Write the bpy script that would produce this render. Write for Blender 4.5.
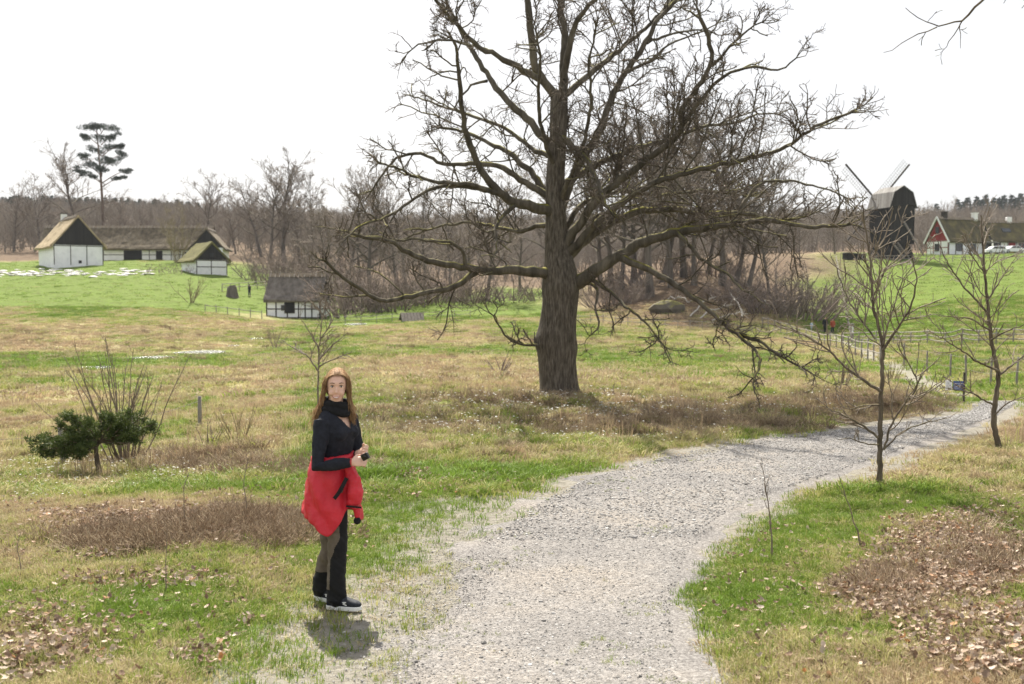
import bpy, bmesh, math, random
import numpy as np
from mathutils import Vector, Matrix, Euler
random.seed(7); RNG = np.random.default_rng(11)
R = math.radians
for o in list(bpy.data.objects): bpy.data.objects.remove(o)
scene = bpy.context.scene
COL = scene.collection

# ------------------------------------------------------------------ camera, sky, sun, exposure
F = 1005.0; PITCH = math.atan(52/1005.0)
cam_d = bpy.data.cameras.new('camera'); cam = bpy.data.objects.new('camera', cam_d); COL.objects.link(cam)
cam_d.sensor_width = 36.0; cam_d.lens = 36.0*F/1024.0
cam_d.clip_start = 0.05; cam_d.clip_end = 6000
cam.location = (0, 0, 0); cam.rotation_euler = (math.pi/2-PITCH, 0, 0)
cam_d.dof.use_dof = True; cam_d.dof.focus_distance = 9.0; cam_d.dof.aperture_fstop = 3.0
scene.camera = cam
SUN_EL = R(49); SUN_AZ = R(-13)            # azimuth from +Y towards +X
w = bpy.data.worlds.new('World'); scene.world = w; w.use_nodes = True
nt = w.node_tree; bg = nt.nodes['Background']
sky = nt.nodes.new('ShaderNodeTexSky'); sky.sky_type = 'NISHITA'; sky.sun_disc = False
sky.sun_elevation = SUN_EL; sky.sun_rotation = SUN_AZ
sky.air_density = 1.0; sky.dust_density = 4.5; sky.ozone_density = 1.0
mixw = nt.nodes.new('ShaderNodeMix'); mixw.data_type = 'RGBA'
mixw.inputs[0].default_value = 0.72
nt.links.new(sky.outputs[0], mixw.inputs[6]); mixw.inputs[7].default_value = (9.6, 9.7, 9.9, 1)  # thin bright cloud veil
nt.links.new(mixw.outputs[2], bg.inputs[0]); bg.inputs[1].default_value = 0.054
sl = bpy.data.lights.new('sun', 'SUN'); sun = bpy.data.objects.new('sun', sl); COL.objects.link(sun)
sl.energy = 5.0; sl.angle = R(0.6); sl.color = (1.0, 0.94, 0.83)
SDIR = Vector((math.sin(SUN_AZ)*math.cos(SUN_EL), math.cos(SUN_AZ)*math.cos(SUN_EL), math.sin(SUN_EL)))
sun.rotation_euler = SDIR.to_track_quat('Z', 'Y').to_euler(); sun.location = (0, 20, 60)
vs = scene.view_settings; vs.view_transform = 'Standard'; vs.look = 'None'; vs.gamma = 1; vs.use_curve_mapping = False
vs.exposure = 1.15

# ------------------------------------------------------------------ helpers
CP, SP = math.cos(PITCH), math.sin(PITCH)
def ray(px, py):
    a = (px-512.0)/F; b = (342.0-py)/F
    return np.array([a, CP+b*SP, -SP+b*CP])
def at(px, py, Y):
    d = ray(px, py); return Vector(d*(Y/d[1]))
def project(P):
    P = np.asarray(P, float); x, y, z = P[..., 0], P[..., 1], P[..., 2]
    fw = np.maximum(y*CP-z*SP, .3); up = y*SP+z*CP
    return 512+F*x/fw, 342-F*up/fw

def link(o, parent=None):
    COL.objects.link(o)
    if parent is not None: o.parent = parent
    return o
def tag(o, label=None, cat=None, group=None, kind=None):
    if label: o['label'] = label
    if cat: o['category'] = cat
    if group: o['group'] = group
    if kind: o['kind'] = kind
    return o
def empty(name, loc=(0, 0, 0), rz=0, label=None, cat=None, group=None):
    o = bpy.data.objects.new(name, None); link(o); o.location = loc; o.rotation_euler = (0, 0, rz)
    o.empty_display_size = .2
    return tag(o, label, cat, group)
def mesh_from(name, V, Fc, mats=(), smooth=False, mi=None):
    me = bpy.data.meshes.new(name)
    V = np.asarray(V, np.float32)
    if isinstance(Fc, np.ndarray) and Fc.ndim == 2:
        k = Fc.shape[1]; n = len(Fc)
        me.vertices.add(len(V)); me.vertices.foreach_set('co', V.ravel())
        me.loops.add(n*k); me.loops.foreach_set('vertex_index', Fc.astype(np.int32).ravel())
        me.polygons.add(n); me.polygons.foreach_set('loop_start', np.arange(0, n*k, k, dtype=np.int32))
        me.update(calc_edges=True)
    else:
        me.from_pydata([tuple(v) for v in V.tolist()], [], [tuple(int(i) for i in f) for f in Fc]); me.update()
    if smooth: me.polygons.foreach_set('use_smooth', np.ones(len(me.polygons), bool))
    for m in (mats if isinstance(mats, (list, tuple)) else [mats]): me.materials.append(m)
    if mi is not None: me.polygons.foreach_set('material_index', np.asarray(mi, np.int32))
    return me
def obj(name, me, parent=None, loc=None, rot=None):
    o = bpy.data.objects.new(name, me); link(o, parent)
    if loc is not None: o.location = loc
    if rot is not None: o.rotation_euler = rot
    return o
def copy_tree(o, parent=None):
    c = o.copy(); link(c, None); c.parent = parent
    for ch in o.children: copy_tree(ch, c)
    return c
def children_all(o):
    return list(o.children)

class MB:                                   # small mesh collector
    def __init__(s): s.v = []; s.f = []
    def add(s, V, Fc):
        b = len(s.v); s.v += [tuple(p) for p in V]; s.f += [tuple(i+b for i in f) for f in Fc]; return s
    def box(s, x0, x1, y0, y1, z0, z1):
        V = [(x0,y0,z0),(x1,y0,z0),(x1,y1,z0),(x0,y1,z0),(x0,y0,z1),(x1,y0,z1),(x1,y1,z1),(x0,y1,z1)]
        return s.add(V, [(0,3,2,1),(4,5,6,7),(0,1,5,4),(1,2,6,5),(2,3,7,6),(3,0,4,7)])
    def bar(s, a, b, wx, wy=None, up=(0,0,1)):
        a = Vector(a); b = Vector(b); wy = wy or wx; d = (b-a).normalized(); u = Vector(up)
        if abs(d.dot(u)) > .95: u = Vector((0,1,0))
        r = d.cross(u).normalized(); u = r.cross(d).normalized()
        V = []
        for p in (a, b):
            for i, j in ((-1,-1),(1,-1),(1,1),(-1,1)): V.append(p+r*(i*wx/2)+u*(j*wy/2))
        return s.add(V, [(0,1,2,3),(7,6,5,4),(0,4,5,1),(1,5,6,2),(2,6,7,3),(3,7,4,0)])
    def prism(s, prof, y0, y1):              # profile in xz extruded along y
        n = len(prof); V = [(x,y0,z) for x,z in prof]+[(x,y1,z) for x,z in prof]
        Fc = [tuple(range(n)), tuple(range(2*n-1, n-1, -1))]+[(i, i+n, (i+1)%n+n, (i+1)%n) for i in range(n)]
        return s.add(V, Fc)
    def build(s, name, mat, parent=None, bevel=0, smooth=False):
        me = mesh_from(name, s.v, s.f, [mat], smooth)
        bm = bmesh.new(); bm.from_mesh(me); bmesh.ops.recalc_face_normals(bm, faces=bm.faces)
        if bevel: bmesh.ops.bevel(bm, geom=list(bm.edges), offset=bevel, segments=1, affect='EDGES', profile=.5)
        bm.to_mesh(me); bm.free()
        if smooth: me.polygons.foreach_set('use_smooth', np.ones(len(me.polygons), bool))
        return obj(name, me, parent)

class Tubes:                                # many tapered tubes -> one mesh (vectorised by group)
    def __init__(s): s.g = {}
    def add(s, P, r, sides=3):
        P = np.asarray(P, float); r = np.asarray(r, float); s.g.setdefault((len(P), sides), []).append((P, r))
    def tri(s): return sum(len(v)*(k[0]-1)*k[1]*2 for k, v in s.g.items())
    def arrays(s, cap=False):
        VV = []; FF = []; base = 0
        for (n, m), L in s.g.items():
            P = np.array([l[0] for l in L]); r = np.array([l[1] for l in L]); K = len(L)
            T = np.gradient(P, axis=1); T /= np.linalg.norm(T, axis=2, keepdims=True)+1e-9
            A = np.zeros((K, 3)); ref = np.abs(T[:, 0, 2]) < .9; A[ref] = (0, 0, 1); A[~ref] = (1, 0, 0)
            N = np.zeros_like(P); B = np.zeros_like(P)
            b = np.cross(T[:, 0], A); b /= np.linalg.norm(b, axis=1, keepdims=True)+1e-9
            for i in range(n):
                nn = np.cross(b, T[:, i]); nn /= np.linalg.norm(nn, axis=1, keepdims=True)+1e-9
                b = np.cross(T[:, i], nn); b /= np.linalg.norm(b, axis=1, keepdims=True)+1e-9
                N[:, i] = nn; B[:, i] = b
            a = np.arange(m)*2*np.pi/m
            V = P[:, :, None]+r[:, :, None, None]*(np.cos(a)[None, None, :, None]*N[:, :, None]+np.sin(a)[None, None, :, None]*B[:, :, None])
            idx = base+np.arange(K*n*m).reshape(K, n, m)
            q = np.stack([idx[:, :-1], np.roll(idx[:, :-1], -1, 2), np.roll(idx[:, 1:], -1, 2), idx[:, 1:]], -1)
            VV.append(V.reshape(-1, 3)); FF.append(q.reshape(-1, 4)); base += K*n*m
        return np.concatenate(VV), np.concatenate(FF)
    def mesh(s, name, mat):
        V, Fc = s.arrays(); return mesh_from(name, V, Fc, [mat], True)

# numpy value noise
_P = RNG.random((256, 256))
def vnoise(x, y):
    x = np.asarray(x, float); y = np.asarray(y, float)
    xi = np.floor(x).astype(int); yi = np.floor(y).astype(int); fx = x-xi; fy = y-yi
    fx = fx*fx*(3-2*fx); fy = fy*fy*(3-2*fy)
    g = lambda i, j: _P[i % 256, j % 256]
    return (g(xi, yi)*(1-fx)+g(xi+1, yi)*fx)*(1-fy)+(g(xi, yi+1)*(1-fx)+g(xi+1, yi+1)*fx)*fy
def fbm(x, y, o=4):
    s = 0; a = .5
    for i in range(o): s = s+a*vnoise(x+17.3*i, y-9.1*i); x = x*2.03; y = y*2.03; a *= .5
    return s/(1-.5**o)
def sstep(a, b, x):
    t = np.clip((x-a)/(b-a), 0, 1); return t*t*(3-2*t)

# ------------------------------------------------------------------ materials
def new_mat(name):
    m = bpy.data.materials.new(name); m.use_nodes = True; t = m.node_tree
    return m, t, t.nodes['Principled BSDF']
def N(t, kind, **kw):
    n = t.nodes.new(kind)
    for k, v in kw.items(): setattr(n, k, v)
    return n
def ramp(t, src, stops):
    r = N(t, 'ShaderNodeValToRGB'); e = r.color_ramp.elements
    e[0].position, e[0].color = stops[0][0], (*stops[0][1], 1); e[1].position, e[1].color = stops[-1][0], (*stops[-1][1], 1)
    for p, c in stops[1:-1]:
        x = e.new(p); x.color = (*c, 1)
    t.links.new(src, r.inputs[0]); return r.outputs[0]
def mixc(t, fac, a, b, blend='MIX'):
    m = N(t, 'ShaderNodeMix', data_type='RGBA', blend_type=blend)
    for i, v in ((0, fac), (6, a), (7, b)):
        if hasattr(v, 'is_output'): t.links.new(v, m.inputs[i])
        else: m.inputs[i].default_value = v if i == 0 else (*v, 1)
    return m.outputs[2]
def noise(t, scale, detail=4, rough=.55, vec=None, stretch=None):
    n = N(t, 'ShaderNodeTexNoise'); n.inputs['Scale'].default_value = scale; n.inputs['Detail'].default_value = detail; n.inputs['Roughness'].default_value = rough
    if vec is None:
        tc = N(t, 'ShaderNodeTexCoord'); vec = tc.outputs['Object']
    if stretch:
        mp = N(t, 'ShaderNodeMapping'); mp.inputs['Scale'].default_value = stretch; t.links.new(vec, mp.inputs[0]); vec = mp.outputs[0]
    t.links.new(vec, n.inputs['Vector']); return n.outputs['Fac']
def bump(t, b, h, strength=.5, dist=.02):
    bp = N(t, 'ShaderNodeBump'); bp.inputs['Strength'].default_value = strength; bp.inputs['Distance'].default_value = dist
    t.links.new(h, bp.inputs['Height']); t.links.new(bp.outputs[0], b.inputs['Normal'])
def mat(name, stops, scale=6, rough=.8, stretch=None, bs=.4, bd=.01, bscale=None, detail=5, rand=0, spec=.3, translucent=0):
    """noise-varied procedural material; stops = colours from dark to light"""
    m, t, b = new_mat(name)
    n = noise(t, scale, detail, .6, stretch=stretch)
    k = len(stops)
    c = ramp(t, n, [(.3+.4*i/max(k-1, 1), s) for i, s in enumerate(stops)]) if k > 1 else None
    if c is None:
        rgb = N(t, 'ShaderNodeRGB'); rgb.outputs[0].default_value = (*stops[0], 1); c = rgb.outputs[0]
    if rand:
        oi = N(t, 'ShaderNodeObjectInfo'); hv = N(t, 'ShaderNodeHueSaturation')
        mr = N(t, 'ShaderNodeMapRange'); mr.inputs[3].default_value = 1-rand; mr.inputs[4].default_value = 1+rand
        t.links.new(oi.outputs['Random'], mr.inputs[0]); t.links.new(mr.outputs[0], hv.inputs['Value']); t.links.new(c, hv.inputs['Color']); c = hv.outputs[0]
    t.links.new(c, b.inputs['Base Color']); b.inputs['Roughness'].default_value = rough
    b.inputs['Specular IOR Level'].default_value = spec
    if bs: bump(t, b, noise(t, bscale or scale*4, 4, .6, stretch=stretch), bs, bd)
    if translucent:
        tr = N(t, 'ShaderNodeBsdfTranslucent'); t.links.new(c, tr.inputs[0]); mx = N(t, 'ShaderNodeMixShader'); mx.inputs[0].default_value = translucent
        t.links.new(b.outputs[0], mx.inputs[1]); t.links.new(tr.outputs[0], mx.inputs[2]); t.links.new(mx.outputs[0], t.nodes['Material Output'].inputs[0])
    return m

# ------------------------------------------------------------------ terrain
CPTS = [  # (pixel x, pixel y, distance)
 (120,684,5.0),(512,684,5.0),(900,684,4.75),(340,606,7.0),(600,606,7.0),(850,606,6.6),(1023,600,6.4),
 (20,600,7.0),(20,520,9.5),(200,530,8.9),(20,470,14.5),(100,478,14.2),(235,440,16.5),(20,430,22),(20,400,32),(200,400,31),
 (500,500,10.8),(700,500,10.8),(880,482,12.0),(1000,452,14.4),(1023,520,9.4),(1023,470,12.5),
 (400,440,16),(560,398,24),(560,440,16.2),(700,440,16.5),(740,418,20.5),(700,402,25),(860,430,18),(850,398,25),(930,396,25.5),
 (990,415,21),(960,403,29),(1023,402,24),(940,392,36),(880,362,55),(850,350,75),(825,333,112),(780,322,110),
 (1000,385,36),(1000,350,62),(1000,340,78),(950,300,120),(1000,270,155),(890,258,172),(1000,256,178),(850,275,150),(840,300,132),
 (940,255,200),(1000,253,206),(1000,244,300),(1000,235,450),(900,235,450),(900,248,300),(1000,228,700),(900,228,700),
 (560,370,45),(560,345,80),(400,345,78),(400,322,115),(560,320,112),(680,335,95),(720,328,106),(690,288,125),(640,302,122),
 (760,295,130),(690,266,150),(600,290,140),(500,305,135),(430,302,140),(500,288,190),(400,285,190),(350,300,160),
 (500,262,300),(500,240,450),(700,258,250),(700,238,450),(300,236,450),(100,226,450),(500,232,700),(300,228,700),(100,218,700),
 (295,319,127),(330,322,118),(100,372,50),(200,355,74),(0,360,64),(0,332,92),(100,330,95),(0,318,108),(100,314,112),(200,318,112),(0,290,140),(100,290,137),(200,296,137),
 (0,272,168),(100,268,166),(100,262,186),(40,262,188),(210,275,163),(240,264,190),(200,262,188),(250,291,150),(0,252,240),(100,247,260),(250,245,260),(300,262,210),
]
pts = [tuple(at(*c)) for c in CPTS]+[(0,0,-1.65),(-4,0,-1.62),(4,0,-1.5),(-4,3,-1.8),(4,3,-1.65),(0,3,-1.85)]
edge = []
for px, xs in ((0, (-260, -700)), (1023, (1290, 1750))):
    for (c, p) in zip(CPTS, pts):
        if abs(c[0]-px) < 30:
            for x2 in xs:
                q = at(x2, c[1], c[2]); edge.append((q.x, q.y, p[2]))
pts = np.array(pts+edge)
def warp(X, Y):
    Yp = np.maximum(Y, 0)+6.0; return np.clip(X/Yp, -1.7, 1.7)*2.2, np.log(Yp)
_u, _v = warp(pts[:, 0], pts[:, 1]); CU = np.stack([_u, _v], 1); n_ = len(pts)
def _k(d2): return np.where(d2 > 1e-12, .5*d2*np.log(np.maximum(d2, 1e-12)), 0)
K_ = _k(((CU[:, None]-CU[None])**2).sum(-1))+np.eye(n_)*2e-3
P_ = np.c_[np.ones(n_), CU]
# solve for the slope-like quantity z/(Y+6): keeps the near ground gentle while far hills may be tall
zz = pts[:, 2]/(np.maximum(pts[:, 1], 0)+6.0)
A_ = np.block([[K_, P_], [P_.T, np.zeros((3, 3))]]); sol = np.linalg.solve(A_, np.r_[zz, 0, 0, 0])
def H(X, Y):
    X = np.asarray(X, float); Y = np.asarray(Y, float); sh = np.broadcast(X, Y).shape
    X = np.broadcast_to(X, sh).ravel(); Y = np.broadcast_to(Y, sh).ravel()
    out = np.empty(len(X)); 
    for i in range(0, len(X), 20000):
        u, v = warp(X[i:i+20000], Y[i:i+20000])
        d2 = (u[:, None]-CU[None, :, 0])**2+(v[:, None]-CU[None, :, 1])**2
        out[i:i+20000] = (_k(d2)@sol[:n_]+sol[n_]+sol[n_+1]*u+sol[n_+2]*v)*(np.maximum(Y[i:i+20000], 0)+6.0)
    return out.reshape(sh)
_T = np.exp(np.linspace(math.log(3.0), math.log(900), 900))
def hit(px, py):
    d = ray(px, py); d = d/d[1]; X = d[0]*_T; Y = _T; Z = d[2]*_T
    h = H(X, Y); k = np.argmax(Z < h)
    if k == 0: k = 1
    a = (Z-h)[k-1]; b = (Z-h)[k]; f = a/(a-b) if a != b else 0
    t = _T[k-1]+f*(_T[k]-_T[k-1]); return Vector((d[0]*t, t, float(H(d[0]*t, t))))
def ground(x, y): return float(Hm(np.array([x]), np.array([y]))[0])

# path outline: pixel outlines -> ground points
LE = [(310,800),(345,730),(368,684),(395,640),(418,598),(448,560),(502,514),(562,484),(650,458),(740,443),(830,432),(890,425),(945,418),(972,413)]
RE = [(740,800),(712,730),(700,684),(689,640),(686,590),(699,548),(745,512),(805,487),(880,462),(935,442),(968,430),(985,421),(1000,413)]
def resample(L, n):
    L = np.array(L); d = np.r_[0, np.cumsum(np.linalg.norm(np.diff(L, axis=0), axis=1))]; s = np.linspace(0, d[-1], n)
    return np.stack([np.interp(s, d, L[:, i]) for i in range(L.shape[1])], 1)
def smooth_line(L, n, it=12):
    P = resample(L, n)
    for _ in range(it): P[1:-1] = .25*P[:-2]+.5*P[1:-1]+.25*P[2:]
    return P
lw = smooth_line([(-.9, -7), (-.95, 1.0)]+[hit(*p)[:2] for p in LE]+[(11.3, 24.3), (12.7, 28.0), (13.6, 32.0), (14.3, 36.0)], 220)
rw = smooth_line([(1.4, -7), (1.2, 1.0)]+[hit(*p)[:2] for p in RE]+[(12.4, 24.3), (13.9, 28.5), (14.8, 32.5), (15.4, 36.0)], 220)
# path going on behind the bank, down to the walkers
far = smooth_line([(14.85, 36.0)]+[tuple(hit(*p)[:2]) for p in ((938,388),(905,372),(880,361),(862,351),(845,342),(832,336),(824,331))], 90)
tan = np.gradient(far, axis=0); tan /= np.linalg.norm(tan, axis=1, keepdims=True); nrm = np.stack([-tan[:, 1], tan[:, 0]], 1)
wid = np.linspace(.5, .45, 90)[:, None]
PL = np.r_[lw, far[1:]+nrm[1:]*wid[1:]]; PR = np.r_[rw, far[1:]-nrm[1:]*wid[1:]]
PC = (PL+PR)/2; PW = np.linalg.norm(PL-PR, axis=1)/2
def path_d(X, Y):
    """signed distance outside the path edge (negative on the path)"""
    X = np.asarray(X, float); Y = np.asarray(Y, float); out = np.full(X.shape, 50.0)
    m = (Y < 130) & (Y > -2) & (X > -8) & (X < 50)
    xs, ys = X[m], Y[m]; r = np.empty(len(xs))
    for i in range(0, len(xs), 20000):
        d = np.hypot(xs[i:i+20000, None]-PC[None, :, 0], ys[i:i+20000, None]-PC[None, :, 1])-PW[None]
        r[i:i+20000] = d.min(1)
    out[m] = r; return out

def micro(X, Y):
    Y0 = np.maximum(Y, 0); a = .03+.10*sstep(8, 60, Y0)+.5*sstep(120, 400, Y0)
    s = fbm(X*.55, Y*.55, 3)-.5; rd = (1-np.abs(2*fbm(X*.9+11, Y*.9+5, 3)-1))**3
    t = (fbm(X*2.6+40, Y*2.6, 3)-.5)*(.11+.16*sstep(10, 40, Y0))*(1-sstep(60, 110, Y0))
    return (s*a*1.6+t+(rd-.4)*.24*sstep(9, 22, Y0)*(1-sstep(90, 130, Y0)))
POOLS = []
for a in ((199,353,1.5,2.2),(152,358.5,1.2,1.6),(92,369,.9,1.2),(355,324.5,1.0,2.6),(262,339,.9,1.2),(232,346,.5,.8)):
    c = hit(a[0], a[1]); POOLS.append((c.x, c.y, max(a[2], a[3])*1.3, c.z+.05, a[2], a[3]))
def Hm(X, Y):
    X = np.asarray(X, float); Y = np.asarray(Y, float)
    h = H(X, Y)+micro(X, Y)*sstep(0.0, .9, path_d(X, Y))
    for qx, qy, qr, qz, rx, rz in POOLS:                      # hollows that hold the stream's pools
        d = np.hypot((X-qx)/rx, (Y-qy)/rz); w_ = 1-sstep(1.0, 1.5, d); f_ = 1-sstep(1.4, 3.2, d); h = h*(1-f_)+(qz+.01)*f_; h = h-.14*w_
    return h

# zone weights on the ground: real vegetation patches, given as ellipses around places seen in the photograph
Z_GREEN = [(930,262,140,12,1.0),(450,311,140,9,.75),(390,318,90,6,.6),(130,290,190,24,1.0),(100,270,180,14,.8),(240,280,60,16,.8),(60,362,120,9,.95),(190,360,130,6,.8),(300,338,120,7,.35),(660,358,140,10,.95),(520,350,120,5,.5),(420,400,120,7,.35),(300,352,90,5,.6),(470,292,90,14,.75),(940,300,150,42,1.05),(990,375,90,24,.8),(870,372,60,14,.5),
           (300,640,130,60,.85),(190,600,110,30,.55),(450,520,90,26,.75),(560,476,120,12,.6),(350,560,80,25,.6),(740,590,75,75,.75),(800,520,90,26,.6),(900,500,90,18,.65),(850,640,90,30,.4),(560,330,60,9,.6),
           (140,440,120,20,.3),(980,480,60,12,.3),(700,372,160,9,.3),(20,478,60,20,.4),(90,380,160,10,.25),(420,478,60,15,.3)]
Z_BROWN = [(560,276,190,13,1.1),(400,284,110,13,.9),(330,292,60,10,.7),(60,345,160,5,.4),(330,360,140,6,.35),(230,335,150,5,.4),(960,560,90,45,.95),(890,590,70,30,.8),(1000,640,90,40,.9),(900,430,60,8,.4),(640,415,110,13,.5),(800,412,100,14,.5),(900,398,50,12,.5),(690,298,120,32,1.3),(690,265,140,25,1.2),
           (180,528,140,20,.95),(200,462,110,14,.7),(50,640,90,40,.45),(130,330,250,9,.35),(460,372,160,10,.35),(600,378,150,8,.5),(300,385,120,10,.3),(560,405,110,8,.5),(770,425,80,7,.4),(150,580,90,10,.5)]
def zones(X, Y, Z):
    px, py = project(np.stack([X, Y, Z], -1))
    nz = fbm(X*.9/np.maximum(1, Y/12), Y*.9/np.maximum(1, Y/12)+31, 4)-.5
    nf = fbm(X*.12, Y*.12+7, 4)-.5
    def acc(L):
        o = np.zeros_like(px)
        for cx, cy, rx, ry, wgt in L:
            d = np.sqrt(((px-cx)/rx)**2+((py-cy)/ry)**2); o = np.maximum(o, wgt*(1-sstep(.25, 1.35, d+nz*1.5)))
        return o
    g = acc(Z_GREEN); b = acc(Z_BROWN)
    g = np.clip(g*.85+.40+nz*1.15+nf*.9, 0, 1); b = np.clip(b*(1+nz*1.2)+nz*.35, 0, 1)
    wood = sstep(186, 206, Y)*(1-sstep(800, 830, px)*(1-sstep(206, 232, Y))); b = np.maximum(b, wood*sstep(-.55, .1, nf+.3)); g = g*(1-wood*.85)
    g = g*(1-b*.85)
    pd = path_d(X, Y)
    lf = ((X < .2) & (Y < 11))*1.0; fw2 = sstep(20, 26, Y)
    s = (1-sstep(-.05, .5+.95*lf, pd+nz*(.9+.6*lf)))*sstep(-1, 2, Y)*(1-.45*fw2)*(1-.08*lf*sstep(.0, .4, pd))
    return g, b, s, pd

# ground sheet
us = np.r_[np.linspace(-1.6, -.62, 40), np.linspace(-.61, .61, 330), np.linspace(.62, 1.6, 40)]
vs_ = np.r_[np.linspace(math.log(6), math.log(9.5), 40)[:-1], np.linspace(math.log(9.5), math.log(60), 300)[:-1], np.linspace(math.log(60), math.log(950), 180)]
UU, VV = np.meshgrid(us, vs_); GY = np.exp(VV)-6.0; GX = UU*(GY+6)
# rows behind the camera
by = np.array([-14., -8., -4., -1.5]); bx = np.tile(us*6.0, (4, 1)); 
GX = np.r_[bx, GX]; GY = np.r_[np.repeat(by[:, None], len(us), 1), GY]
GZ = Hm(GX, GY)
nr, nc = GX.shape
idx = np.arange(nr*nc).reshape(nr, nc)
quads = np.stack([idx[:-1, :-1], idx[:-1, 1:], idx[1:, 1:], idx[1:, :-1]], -1).reshape(-1, 4)
def ground_mat():
    m, t, b = new_mat('ground_turf')
    at_ = N(t, 'ShaderNodeAttribute', attribute_name='zone'); sp = N(t, 'ShaderNodeSeparateColor'); t.links.new(at_.outputs['Color'], sp.inputs[0])
    geo = N(t, 'ShaderNodeNewGeometry'); pos = geo.outputs['Position']
    n1 = noise(t, 1.6, 6, .65, pos); n2 = noise(t, 14, 5, .7, pos); n3 = noise(t, .18, 4, .6, pos)
    straw = ramp(t, n2, [(.25, (.19,.15,.075)), (.5, (.36,.305,.17)), (.75, (.50,.44,.28))])
    green = ramp(t, n2, [(.25, (.055,.085,.013)), (.5, (.112,.168,.022)), (.8, (.19,.25,.042))])
    brown = ramp(t, n2, [(.25, (.05,.034,.022)), (.5, (.125,.085,.055)), (.8, (.24,.18,.13))])
    sand = ramp(t, n2, [(.25, (.16,.145,.11)), (.5, (.255,.235,.195)), (.8, (.36,.34,.30))])
    def fac(ch, k=.9):
        a = N(t, 'ShaderNodeMath', operation='MULTIPLY_ADD'); t.links.new(n1, a.inputs[0]); a.inputs[1].default_value = k; t.links.new(sp.outputs[ch], a.inputs[2])
        c = N(t, 'ShaderNodeMapRange', interpolation_type='SMOOTHSTEP'); t.links.new(a.outputs[0], c.inputs[0]); c.inputs[1].default_value = .5+k*.5-.28-.12; c.inputs[2].default_value = .5+k*.5+.28-.12; return c.outputs[0]
    n4 = noise(t, .9, 6, .7, pos); n5 = noise(t, 3.2, 5, .65, pos)
    tus = ramp(t, n4, [(.32, (.60,.52,.46)), (.43, (.94,.90,.86)), (.55, (1.0,1.02,.96)), (.68, (1.2,1.2,1.08))]); tu2 = ramp(t, n5, [(.33, (.50,.46,.42)), (.48, (.98,.97,.95)), (.7, (1.18,1.16,1.1))])
    c = mixc(t, fac(0), straw, green); c = mixc(t, fac(1), c, brown); c = mixc(t, 1.0, c, tus, 'MULTIPLY'); c = mixc(t, 1.0, c, tu2, 'MULTIPLY'); c = mixc(t, fac(2, .5), c, sand)
    t.links.new(c, b.inputs['Base Color']); b.inputs['Roughness'].default_value = .95; b.inputs['Specular IOR Level'].default_value = .15
    bump(t, b, n2, .9, .08); return m
M_GROUND = ground_mat()
gme = mesh_from('ground', np.stack([GX, GY, GZ], -1).reshape(-1, 3), quads, [M_GROUND], True)
g_, b_, s_, pd_ = zones(GX.ravel(), GY.ravel(), GZ.ravel())
ca = gme.color_attributes.new('zone', 'FLOAT_COLOR', 'POINT')
ca.data.foreach_set('color', np.stack([g_, b_, s_, np.ones_like(g_)], 1).astype(np.float32).ravel())
tag(obj('ground', gme), kind='structure')

# gravel path: crowned in the middle, its ragged rim dips under the turf
def gravel_mat():
    m, t, b = new_mat('path_gravel')
    geo = N(t, 'ShaderNodeNewGeometry'); pos = geo.outputs['Position']
    v1 = N(t, 'ShaderNodeTexVoronoi'); v1.inputs['Scale'].default_value = 55; t.links.new(pos, v1.inputs['Vector'])
    v2 = N(t, 'ShaderNodeTexVoronoi'); v2.inputs['Scale'].default_value = 120; t.links.new(pos, v2.inputs['Vector'])
    sp = N(t, 'ShaderNodeSeparateColor'); t.links.new(v1.outputs['Color'], sp.inputs[0])
    c1 = ramp(t, sp.outputs[0], [(0, (.085,.080,.078)), (.35, (.19,.180,.174)), (.7, (.27,.258,.25)), (1, (.42,.405,.39))])
    sp2 = N(t, 'ShaderNodeSeparateColor'); t.links.new(v2.outputs['Color'], sp2.inputs[0])
    c2 = ramp(t, sp2.outputs[1], [(0, (.12,.113,.108)), (.5, (.22,.21,.20)), (1, (.35,.335,.32))])
    n = noise(t, .8, 4, .6, pos); c = mixc(t, .5, c1, c2)
    tint = ramp(t, n, [(.32, (.78,.77,.77)), (.5, (.98,.96,.94)), (.68, (1.12,1.05,.96))]); c = mixc(t, 1.0, c, tint, 'MULTIPLY')
    t.links.new(c, b.inputs['Base Color']); b.inputs['Roughness'].default_value = .9; b.inputs['Specular IOR Level'].default_value = .2
    ad = N(t, 'ShaderNodeMath', operation='ADD'); t.links.new(v1.outputs['Distance'], ad.inputs[0]); t.links.new(v2.outputs['Distance'], ad.inputs[1])
    bump(t, b, ad.outputs[0], .7, -.012); return m
M_GRAVEL = gravel_mat()
K = len(PL); S = np.linspace(-.06, 1.06, 46)
X_ = PL[:, 0, None]*(1-S)+PR[:, 0, None]*S; Y_ = PL[:, 1, None]*(1-S)+PR[:, 1, None]*S
ds = np.minimum(S, 1-S)[None]*2*PW[:, None]                       # metres inside the edge
rag = (fbm(X_*1.7, Y_*1.7, 4)-.5)
ragk = np.where(S[None] > .5, .45, 1.7)
Zp = H(X_, Y_)+.012+np.clip((ds-np.where(S[None] > .5, .06, .22)+rag*ragk)*.10, -.06, .012)-.045*sstep(22, 27, Y_)*(.4+1.2*fbm(X_*1.1, Y_*1.1, 3))
ii = np.arange(K*46).reshape(K, 46)
pq = np.stack([ii[:-1, :-1], ii[:-1, 1:], ii[1:, 1:], ii[1:, :-1]], -1).reshape(-1, 4)
tag(obj('gravel_path', mesh_from('gravel_path', np.stack([X_, Y_, Zp], -1).reshape(-1, 3), pq, [M_GRAVEL], True)), kind='structure')

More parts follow.
